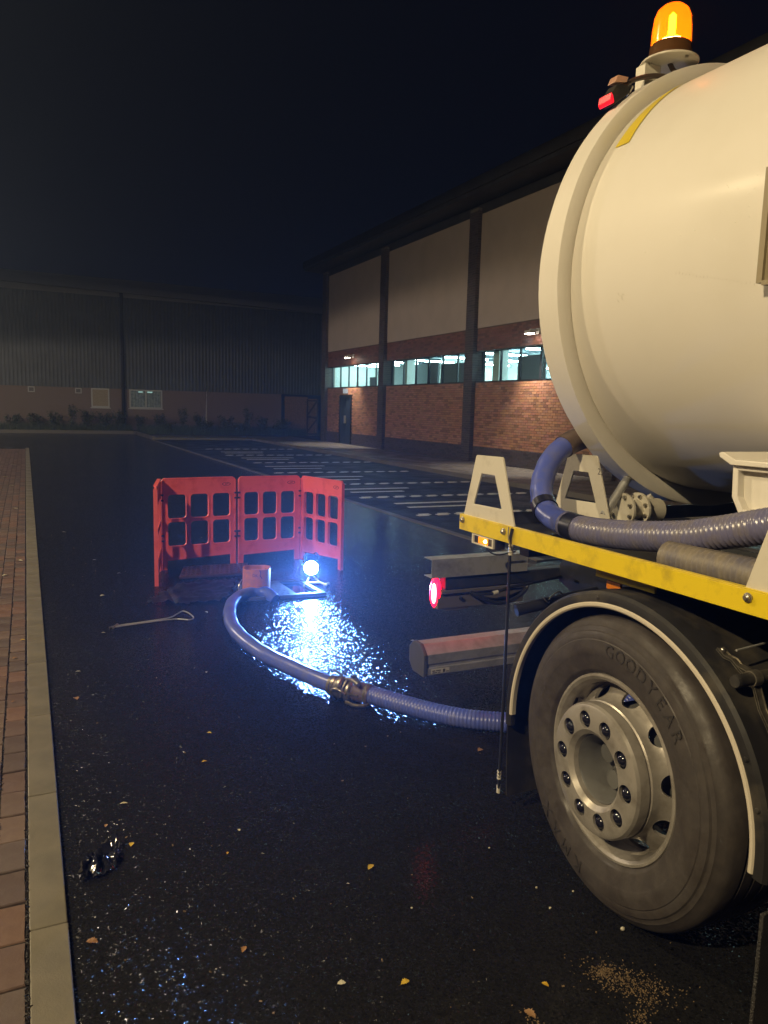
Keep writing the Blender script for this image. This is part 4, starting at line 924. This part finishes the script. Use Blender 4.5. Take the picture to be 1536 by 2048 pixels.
obj("tail_collar", clath([(.14, .060), (.19, .060), (.20, .058), (.215, .0595), (.245, .0595), (.25, .056)]), mat("purple_grey_collar", (.12, .09, .11), .4), cpl, 35)
obj("copper_clamp", clath([(.222, .0600), (.222, .0625), (.24, .0625), (.24, .0600)]), M_BRASS, cpl, 35)
q = MB()
for sgn in (1, -1):
    pts = [MC @ Vector(p) for p in ((sgn*.072, .0, .02), (sgn*.086, .02, .05), (sgn*.088, .02, .09), (sgn*.078, .0, .12))]; q.tube(smooth_path(pts, 5), .009, 8)
pts = [MC @ Vector((.086*math.cos(a), .086*math.sin(a), .095+.02*math.sin(a))) for a in [pi*k/12 for k in range(-1, 14)]]; q.tube(pts, .008, 8)
obj("lock_lever", q, M_BRASS, cpl, 45)
q = MB(); pts = [Vector((1.63, 3.86, .015)), Vector((1.66, 3.80, .012)), Vector((1.72, 3.77, .014)), Vector((1.755, 3.80, .02)), Vector((1.75, 3.85, .05))]
q.tube(smooth_path(pts, 6), .011, 8); q.box((-.035, -.015, -.003), (.035, .015, .003), M=Matrix.Translation((1.665, 3.84, .065)) @ Matrix.Rotation(-.9, 4, 'Z')); obj("lever_foot", q, M_BRASS, cpl, 45)
q = MB(); pts = [MC @ Vector(p) for p in ((-.03, .075, .09), (-.05, .082, .15), (-.075, .075, .21))]; q.tube(smooth_path(pts, 5), .015, 8, rf=lambda i, k: .011+.006*i/k); obj("lever_handle", q, M_BRASS, cpl, 45)
q = MB(); pts = [MC @ Vector(p) for p in ((.02, .07, .03), (-.01, .105, -.02))]; q.tube(pts, .008, 6); obj("lever_pin", q, M_BRASS, cpl, 45)

# ================================================================ FOLDING BARRIER
barrier = thing("folding_barrier", "red plastic folding barrier of four hinged gates around the open manhole", "barrier", (2.1, 7.8, 0))
H_ = .955
def rrect(x0, z0, x1, z1, r, n=4):
    pts = []
    for cx, cz, a in ((x1-r, z1-r, 0), (x0+r, z1-r, 90), (x0+r, z0+r, 180), (x1-r, z0+r, 270)):
        for k in range(n+1): t = math.radians(a+90*k/n); pts.append((cx+r*math.cos(t), cz+r*math.sin(t)))
    return pts
def gatepanel(A, B, logo):
    A, B = Vector((*A, 0)), Vector((*B, 0)); W = (B-A).length-.018; X = (B-A).normalized(); Y = Vector((0, 0, 1)).cross(X)
    M_ = Matrix((X, Y, Vector((0, 0, 1)))).transposed().to_4x4(); M_.translation = A+X*.009
    r = .04; top = [(W-r+r*math.cos(t), H_-r+r*math.sin(t)) for t in [pi/2*k/5 for k in range(6)]]+[(r+r*math.cos(t), H_-r+r*math.sin(t)) for t in [pi/2+pi/2*k/5 for k in range(6)]]
    outl = [(0, 0), (.055, 0), (.058, .095), (W-.058, .115), (W-.055, 0), (W, 0)]+top
    q = MB(); q.prism(outl, -.010, .010, 'XZ')
    p = obj("gate_panel", q, M_RED, barrier); 
    # place in world through vertices
    cutm = MB(); rims = MB()
    xs = [.062, .062+(W-.062*2+.045)/3, .062+2*(W-.062*2+.045)/3]; ow = (W-.124-.09)/3
    for x0 in xs:
        for z0, z1 in ((.245, .50), (.535, .785)):
            cutm.prism(rrect(x0, z0, x0+ow, z1, .035), -.05, .05, 'XZ')
            rims.ringprism(rrect(x0-.012, z0-.012, x0+ow+.012, z1+.012, .045), rrect(x0+.0005, z0+.0005, x0+ow-.0005, z1-.0005, .035), -.0165, .0165, 'XZ')
    wm = world_mat(p); p2_ = p
    # boolean works in the panel's own frame
    cm = mesh_from("cut", cutm, M_RED, False, wm.inverted()); co = bpy.data.objects.new("cut", cm); COL.objects.link(co); co.matrix_basis = wm
    md = p.modifiers.new("b", 'BOOLEAN'); md.operation = 'DIFFERENCE'; md.object = co; md.solver = 'EXACT'; bpy.context.view_layer.update()
    nm = bpy.data.meshes.new_from_object(p.evaluated_get(bpy.context.evaluated_depsgraph_get())); p.modifiers.clear(); bpy.data.objects.remove(co)
    q = MB(); q.add([wm @ v.co for v in nm.vertices], [tuple(f.vertices) for f in nm.polygons]); q.add(rims.v, rims.f)
    # raised outer rim and recessed line panels
    k = .014; inn = [(k if x < W/2 else W-k, z) for x, z in ((0, .10),)]
    q.box((-.001, -.0185, .0), (.016, .0185, H_-.03)); q.box((W-.016, -.0185, .0), (W+.001, .0185, H_-.03)); q.box((.03, -.0180, H_-.012), (W-.03, .0180, H_+.001))
    q.prism([(.056, .096), (.056, .110), (W-.056, .130), (W-.056, .116)], -.0175, .0175, 'XZ')
    q.box((.02, -.0125, .815), (W-.02, -.0101, .822)); q.box((.02, -.0125, H_-.035), (W-.02, -.0101, H_-.028)); q.box((.02, -.0125, .20), (W-.02, -.0101, .206))
    q.v = [tuple(M_ @ Vector(v)) for v in q.v]
    p.data = mesh_from("gate_panel", q, M_RED, False, wm.inverted())
    if logo:
        q = MB(); cx, cz, a, b = W-.105, .880, .046, .019; n = 28
        vs = [(cx+a*s_*math.cos(2*pi*k/n), -.0112, cz+b*s_*math.sin(2*pi*k/n)) for s_ in (1, .86) for k in range(n)]
        q.add(vs, [(k, (k+1) % n, n+(k+1) % n, n+k) for k in range(n)])
        T_ = Matrix(((1, 0, 0, cx), (0, 0, -1, -.0112), (0, 1, 0, cz), (0, 0, 0, 1))); add_text(q, "JSP", .030, T_, 0, .35)
        q.v = [tuple(M_ @ Vector(v)) for v in q.v]; obj("logo", q, M_REDD, p)
    return M_, W
gates = [((1.06, 7.15), (1.205, 7.86)), ((1.215, 7.86), (2.025, 7.955)), ((2.04, 7.955), (2.765, 7.985)), ((2.775, 7.975), (2.99, 7.255))]
for i, (a, b) in enumerate(gates): gatepanel(a, b, i > 0)
for i, (a, b) in enumerate(zip(gates, gates[1:])):
    x, y = (a[1][0]+b[0][0])/2, (a[1][1]+b[0][1])/2
    for z in (.30, .72):
        q = MB(); q.tube([(x, y-.022, z), (x, y-.022, z+.075)], .008, 10)
        for dz in (0, .055): q.box((x-.032, y-.027, z+dz), (x+.032, y-.012, z+dz+.018))
        obj("hinge", q, M_HINGE, barrier, 40)

# ================================================================ THINGS ON THE GROUND BY THE MANHOLE
wl = thing("work_light", "small round LED work light glowing blue-white on the ground", "work light", (2.46, 6.76, 0))
F = Vector((-2.36, -6.55, .35)).normalized(); C0 = Vector((2.456, 6.75, .168)); tq = F.to_track_quat('Z', 'Y').to_matrix().to_4x4(); tq.translation = C0
def lw(q): q.v = [tuple(tq @ Vector(v)) for v in q.v]; return q
obj("housing", lw(MB().lathe([(-.045, .001), (-.045, .05), (-.02, .074), (.0, .078), (.004, .078), (.004, .070), (0, .069), (0, .001)], (0, 0, 0), 'Z', 32)), M_DARKM, wl, 35)
obj("led_disc", lw(MB().lathe([(.0025, .001), (.0025, .0665)], (0, 0, 0), 'Z', 32)), E_LED, wl)
q = MB()
for sx in (-1, 1): q.tube(smooth_path([C0+Vector((sx*.055, .0, .055)), C0+Vector((sx*.075, .0, .11)), C0+Vector((sx*.050, .0, .145)), C0+Vector((sx*.03, .01, .135))], 5), .007, 8)
lamp("work_light_beam", 'SPOT', C0+F*.012, 860, (0.14, 0.34, 1.0), .06, C0+F*3+Vector((-.1, 0, -.1)), 50, .8)
obj("carry_handle", q, M_DARKM, wl, 40)
q = MB(); q.tube([(2.36, 6.68, .012), (2.40, 6.72, .03), (2.53, 6.70, .03), (2.58, 6.64, .012)], .011, 8); q.tube([(2.40, 6.72, .03), (2.456, 6.78, .10)], .008, 8); q.tube([(2.53, 6.70, .03), (2.47, 6.78, .10)], .008, 8); q.tube([(2.56, 6.66, .012), (2.62, 6.70, .012)], .014, 8)
obj("stand", q, M_YPL, wl, 40)

pipe = thing("orange_pipe", "broken orange clay pipe standing upright beside the hose end", "pipe", (1.84, 6.5, 0))
q = MB(); n = 40; vs = []; rr = random.Random(2)
for zz, rO in ((0.0, 1), (.10, 1), (.2, 1), (.265, 1.0)):
    for R in (.125, .112):
        for k in range(n):
            a = 2*pi*k/n; zt = zz
            if zz > .26: zt = zz+.004*math.sin(a*3+1)+rr.uniform(-.0015, .0015)
            vs.append((1.838+R*math.cos(a)+.02*zz, 6.50+R*math.sin(a), zt))
fs = []
for i in range(3):
    for k in range(n):
        k2 = (k+1) % n; a, b = i*2*n, (i+1)*2*n
        fs += [(a+k, a+k2, b+k2, b+k), (a+n+k2, a+n+k, b+n+k, b+n+k2)]
for k in range(n): k2 = (k+1) % n; b = 3*2*n; fs += [(b+k, b+k2, b+n+k2, b+n+k), (k, n+k, n+k2, k2)]
q.add(vs, fs); obj("pipe_wall", q, M_CLAY, pipe, 40)
q = MB(); T_ = Matrix.Rotation(0.0, 4, 'Z')
add_text(q, "DK", .035, Matrix(((.93, 0, -.36, 1.795), (-.36, 0, -.93, 6.3815), (0, 1, 0, .215), (0, 0, 0, 1)))); obj("stamp", q, M_INK, pipe)
q = MB(); q.tube([(1.835, 6.3745, .262), (1.845, 6.3742, .235), (1.838, 6.3745, .215), (1.856, 6.3755, .185)], .004, 5); obj("crack", q, M_INK, pipe)
q = MB(); q.tube(smooth_path([(1.70, 6.47, .17), (1.665, 6.45, .12), (1.665, 6.44, .05), (1.66, 6.42, .01)], 5), .004, 6); obj("wire_loop", q, M_BOLT, pipe, 40)

mh = thing("manhole_surround", "grey metal manhole frame and plate lying flat around the open chamber", "manhole frame", (2.0, 6.6, 0))
q = MB(); qd_ = [(1.62, 6.33), (2.44, 6.29), (2.39, 6.87), (1.78, 6.93)]; qi = [(2.17, 6.35), (2.385, 6.335), (2.36, 6.82), (2.16, 6.84)]
q.ringprism(qd_, qi, 0.002, .034, 'XY'); obj("frame", q, M_FRAME, mh, bevel=.003)
q = MB(); q.prism([(2.165, 6.345), (2.39, 6.33), (2.365, 6.825), (2.155, 6.845)], .0015, .008, 'XY'); obj("chamber_dark_plate", q, M_PITDARK, mh)  # dark inset plate standing in for the unlit depth of the pit
q = MB(); rr = random.Random(8)
for i in range(9):
    for j in range(9):
        x, y = 1.70+.05*i+.02*(j % 2), 6.37+.058*j
        if x > 2.13: continue
        q.box((-.014, -.005, 0), (.014, .005, .004), M=Matrix.Translation((x, y, .0335)) @ Matrix.Rotation(.78 if (i+j) % 2 else -.78, 4, 'Z'))
obj("tread_studs", q, M_FRAME, mh, kind="stuff")

cp = thing("manhole_cover", "chequered manhole cover, coloured for red light, lying in front of the barrier feet", "manhole cover", (1.75, 7.7, 0))
ang = math.atan2(-.04, .68)
q = MB(); q.prism([(1.31, 7.38), (2.0, 7.36), (2.12, 7.84), (1.44, 7.86)], .003, .028, 'XY'); obj("plate", q, M_PLATE, cp, bevel=.003)
q = MB()
for i in range(14):
    for j in range(9):
        x, y = 1.35+.049*i+.012*j, 7.41+.05*j
        q.box((-.018, -.006, 0), (.018, .006, .005), M=Matrix.Translation((x, y, .0275)) @ Matrix.Rotation(.78 if (i+j) % 2 else -.78, 4, 'Z'))
obj("tread_studs", q, M_PLATE, cp, kind="stuff")

def crumple(name, poly, seed, hgt, step=.03, zo=.004, sc_=9.):
    import mathutils
    def inside(x, y):
        c = False; n = len(poly)
        for i in range(n):
            (x1, y1), (x2, y2) = poly[i], poly[(i+1) % n]
            if (y1 > y) != (y2 > y) and x < (x2-x1)*(y-y1)/(y2-y1)+x1: c = not c
        return c
    xs = [p[0] for p in poly]; ys = [p[1] for p in poly]; q = MB(); idx = {}
    nx, ny = int((max(xs)-min(xs))/step)+1, int((max(ys)-min(ys))/step)+1
    nz = mathutils.noise
    for i in range(nx+1):
        for j in range(ny+1):
            x, y = min(xs)+i*step, min(ys)+j*step; e = nz.noise(Vector((x*7, y*7, seed)))*.06
            if inside(x+e, y+e):
                v = abs(nz.noise(Vector((x*sc_, y*sc_*.5, seed+3))))+.5*abs(nz.noise(Vector((x*sc_*2.3, y*sc_*2.3, seed+9))))
                idx[i, j] = len(q.v); q.v.append((x+nz.noise(Vector((x*20, y*20, 1)))*.012, y+nz.noise(Vector((x*20, y*20, 5)))*.012, zo+hgt*v))
    for (i, j) in list(idx):
        if all(k in idx for k in ((i+1, j), (i+1, j+1), (i, j+1))): q.f.append((idx[i, j], idx[i+1, j], idx[i+1, j+1], idx[i, j+1])); q.c.append((1, 1, 1))
    return q
tag(obj("plastic_sheet", crumple("s", [(.95, 6.47), (.90, 6.60), (1.02, 6.86), (1.30, 7.16), (1.62, 7.22), (1.88, 7.14), (1.76, 6.95), (1.60, 6.45), (1.40, 6.36), (1.15, 6.40)], 4, .055), M_SHEET, None, 50), "crumpled wet black plastic sheeting left of the orange pipe", "plastic sheet")
tag(obj("crushed_plastic", crumple("r", [(.115, 2.70), (.13, 2.80), (.19, 2.86), (.265, 2.88), (.29, 2.80), (.24, 2.72), (.17, 2.66)], 7, .07, .010, .003, 26.), mat("glossy_black_plastic", (.012, .012, .016), .12, coat=.5), None, 50), "crushed shiny black plastic scrap near the concrete edging", "litter")
tl = thing("lifting_key", "thin metal lifting key with looped end lying left of the hose", "lifting key", (.85, 5.95, 0))
q = MB(); q.tube(smooth_path([(.555, 5.925, .008), (.80, 5.965, .009), (.98, 6.005, .010), (1.06, 6.09, .012), (1.12, 6.155, .014), (1.155, 6.08, .012), (1.165, 5.94, .010), (1.12, 5.90, .010), (1.02, 5.955, .010), (.80, 5.94, .008), (.555, 5.895, .008)], 6), .0055, 8); obj("rod", q, M_GALV, tl, 40)
q = MB(); q.tube([(.545, 5.87, .010), (.585, 5.95, .012)], .009, 8); q.tube([(.52, 5.90, .008), (.56, 5.91, .008)], .007, 8); obj("cross_pin", q, M_BRASS, tl, 40)

# fallen leaves, each one its own
def leaf_mesh(seed, mt, L_, slim=False):
    r = random.Random(seed); q = MB(); n = 14; w = .30 if slim else .62
    up, dn = [], []
    for i in range(n+1):
        t = i/n; wd = math.sin(pi*min(t*1.05, 1))**.75*w*.5*(1+(.0 if slim else .28*math.sin(i*2.4+seed)))
        curl = .10*math.sin(pi*t)*r.uniform(.8, 1.2)
        up.append((t*L_-L_/2, wd*L_, .004+L_*(curl+.22*wd))); dn.append((t*L_-L_/2, -wd*L_*r.uniform(.85, 1.1), .004+L_*(curl+.30*wd*r.uniform(.4, 1))))
    mid = [(u[0], (u[1]+d[1])/2, .003+L_*.05*math.sin(pi*i/n)) for i, (u, d) in enumerate(zip(up, dn))]
    q.add(up+mid+dn, [(i, i+1, n+1+i+1, n+1+i) for i in range(n)]+[(n+1+i, n+2+i, 2*n+3+i, 2*n+2+i) for i in range(n)])
    q.tube([(L_/2, 0, .004), (L_*.62, L_*.05, .006), (L_*.78, L_*.02, .010)], .0009, 5)
    return mesh_from("fallen_leaf", q, mt, 60)
LM = {k: [leaf_mesh(s, m_, 1.0, sl) for s in (1, 4, 6)] for k, m_, sl in (('y', M_LY, False), ('b', M_LB, False), ('p', M_LP, False), ('s', M_LP, True))}
leaves = [(2.036, 3.05, .055, 'b', "tan leaf on the asphalt just left of the rear mud flap"),
 (1.117, 2.369, .042, 'y', "bright yellow leaf alone on the dark asphalt left of the wheel"),
 (.797, 1.878, .034, 'p', "pale leaf at the bottom centre of the asphalt"),
 (.974, 1.805, .040, 'y', "mustard leaf just right of the pale leaf at the bottom centre"),
 (.567, 2.133, .036, 'b', "reddish brown leaf on glittering asphalt lower left"),
 (.133, 2.357, .050, 'b', "brown curled leaf close to the edging near the bottom"),
 (.315, 2.868, .038, 'y', "ochre leaf just beyond the crushed black plastic"),
 (.238, 3.046, .026, 'b', "tiny tan leaf beyond the ochre leaf near the edging"),
 (.324, 3.197, .045, 's', "slim pale leaf lying crosswise near the edging"),
 (.207, 4.512, .060, 'b', "large brown leaf beside the edging level with the coupling"),
 (.723, 3.452, .036, 'y', "small yellow leaf in the middle asphalt nearer of a pair"),
 (.813, 3.763, .038, 'y', "small yellow leaf in the middle asphalt farther of a pair"),
 (.997, 4.679, .028, 'p', "pale fleck of leaf left of the hose bend"),
 (2.101, 4.665, .038, 'y', "yellowish leaf on the lit asphalt right of the hose"),
 (2.562, 4.80, .050, 's', "thin straw-like leaf in front of the underrun bar"),
 (.725, 2.806, .024, 'p', "tiny pale leaf in the middle of the dark asphalt"),
 (.644, 2.667, .020, 'y', "tiny yellow leaf just nearer than the tiny pale leaf"),
 (.245, 4.981, .045, 's', "slim pale leaf left of the hose beyond the large brown leaf"),
 (.469, 5.794, .040, 's', "slim pale leaf by the handle end of the lifting key"),
 (.562, 6.948, .055, 'p', "white leaf left of the black sheeting"),
 (.998, 6.60, .075, 's', "long white sliver leaf on the edge of the black sheeting"),
 (1.30, 6.10, .045, 'p', "pale leaf between the lifting key and the hose"),
 (.796, 7.84, .050, 's', "pale leaf left of the barrier's near gate"),
 (.62, 8.6, .06, 's', "small leaf far up the asphalt left of the barrier"),
 (.40, 10.6, .07, 's', "leaf on the distant asphalt beside the edging"),
 (1.359, 1.628, .030, 'y', "small yellow leaf near the bottom right edge"),
 (1.249, 1.553, .050, 'b', "torn brown leaf at the very bottom right of centre"),
 (1.595, 1.909, .016, 'p', "tiny pale speck leaf left of the tyre's contact patch")]
for i, (x, y, s_, k, lb) in enumerate(leaves):
    me = LM[k][i % 3]; o = bpy.data.objects.new("fallen_leaf", me); COL.objects.link(o); s2 = s_*.8
    o.location = (x, y, .002); o.scale = (s2, s2, s2); o.rotation_euler = (random.uniform(-.1, .1), random.uniform(-.1, .1), random.uniform(0, 6.28) if k != 's' else random.uniform(-.5, .2))
    tag(o, lb, "leaf", "fallen leaves on the asphalt")
pl = [(-.109, 8.71, .075, 'p', "pale leaf on the left pavement, farther of the close pair"), (-.235, 8.0, .07, 'p', "pale leaf at the frame edge of the left pavement"), (-.075, 5.75, .045, 'y', "small yellow leaf on the joint beside the edging"), (-.12, 5.35, .045, 'b', "brown leaf on the left pavement nearer the camera"), (-.12, 4.55, .03, 'b', "tiny brown leaf on the left pavement"),
      (-.35, 22.0, .16, 's', "thin pale leaf far up the left pavement near its end"), (-.30, 16.5, .14, 's', "thin pale leaf midway up the left pavement"), (-.45, 18.5, .14, 's', "thin pale leaf near the frame edge midway up the pavement"), (-.2, 13.0, .12, 's', "thin pale leaf on the left pavement before the shadow")]
for i, (x, y, s_, k, lb) in enumerate(pl):
    o = bpy.data.objects.new("fallen_leaf", LM[k][i % 3]); COL.objects.link(o); o.location = (x, y, .018); o.scale = (s_*.8,)*3; o.rotation_euler = (0, 0, random.uniform(-.5, .5)); tag(o, lb, "leaf", "fallen leaves on the left pavement")
q = MB(); rr = random.Random(21)
for (cx, cy, sx, sy, ro, n) in ((1.60, 1.53, .065, .035, -.9, 700), (1.56, 1.60, .018, .012, 0, 160), (1.54, 1.42, .035, .015, .4, 120), (1.25, 1.52, .010, .03, .3, 60)):
    for _ in range(n):
        a, b = rr.gauss(0, sx), rr.gauss(0, sy); x, y = cx+a*math.cos(ro)-b*math.sin(ro), cy+a*math.sin(ro)+b*math.cos(ro)
        r = rr.uniform(.0008, .0026); c = rr.uniform(.4, 1.5); R_ = Matrix.Translation((x, y, .0012)) @ Matrix.Rotation(rr.uniform(0, 6), 4, (rr.random(), rr.random(), 1))
        q.box((-r, -r*.6, -r*.5), (r, r*.6, r*.5), (c, c, c*.9), M=R_)
obj("sandy_grit", q, M_SAND, kind="stuff", label="sandy grit washed onto the asphalt in front of the tyre", category="grit")
q = MB()
for _ in range(170):
    y = 1.6+9*rr.random()**1.6; x = rr.uniform(.1, 3.2); r = rr.uniform(.0012, .004)*(1+y*.08); c = rr.uniform(.6, 1.5)
    R_ = Matrix.Translation((x, y, .002)) @ Matrix.Rotation(rr.uniform(0, 6), 4, (rr.random(), rr.random(), 1)); q.box((-r, -r*.5, -r*.4), (r, r*.5, r*.4), (c, c, c*.9), M=R_)
obj("loose_grit", q, M_SAND, kind="stuff", label="scattered pale grit over the asphalt", category="grit")
q = MB()
for x, y, r in ((1.752, 1.722, .008), (1.62, 2.02, .0045), (1.73, 1.95, .004), (1.15, 2.1, .004), (1.6, 2.3, .004)): q.sphere((x, y, r*.6), r, 8, 6, (1.1, .9, .8))
obj("pebbles", q, M_STONE, None, 60, kind="stuff", label="a few pale pebbles beside the tyre", category="pebbles")
q = MB()
for _ in range(2600):
    side = rr.random(); y = 1.9+12*rr.random()**1.8; x = -.0525+rr.gauss(0, .003) if side < .7 else -.1535+rr.gauss(0, .003)
    r = rr.uniform(.0015, .004); R_ = Matrix.Translation((x, y, .012)) @ Matrix.Rotation(rr.uniform(0, 6), 4, (rr.random(), rr.random(), 1)); c = rr.uniform(.02, .12); q.box((-r, -r, -r*.6), (r, r, r*.6), (c, c, c), M=R_)
obj("joint_debris", q, M_SAND, pavement, kind="stuff")

# ================================================================ added haze volume, tinted blue to stand in for lens glare
hz = bpy.data.materials.new("glare_haze"); hz.use_nodes = True; n = hz.node_tree.nodes; n.clear()
ho = n.new("ShaderNodeOutputMaterial"); pvn = n.new("ShaderNodeVolumePrincipled")
pvn.inputs["Color"].default_value = (0.54, 0.70, 1.0, 1); pvn.inputs["Density"].default_value = 0.0043; pvn.inputs["Anisotropy"].default_value = 0.78
hz.node_tree.links.new(pvn.outputs[0], ho.inputs["Volume"])
q = MB(); q.box((-61, -41, -1), (91, 101, 13)); obj("haze", q, hz, kind="stuff")
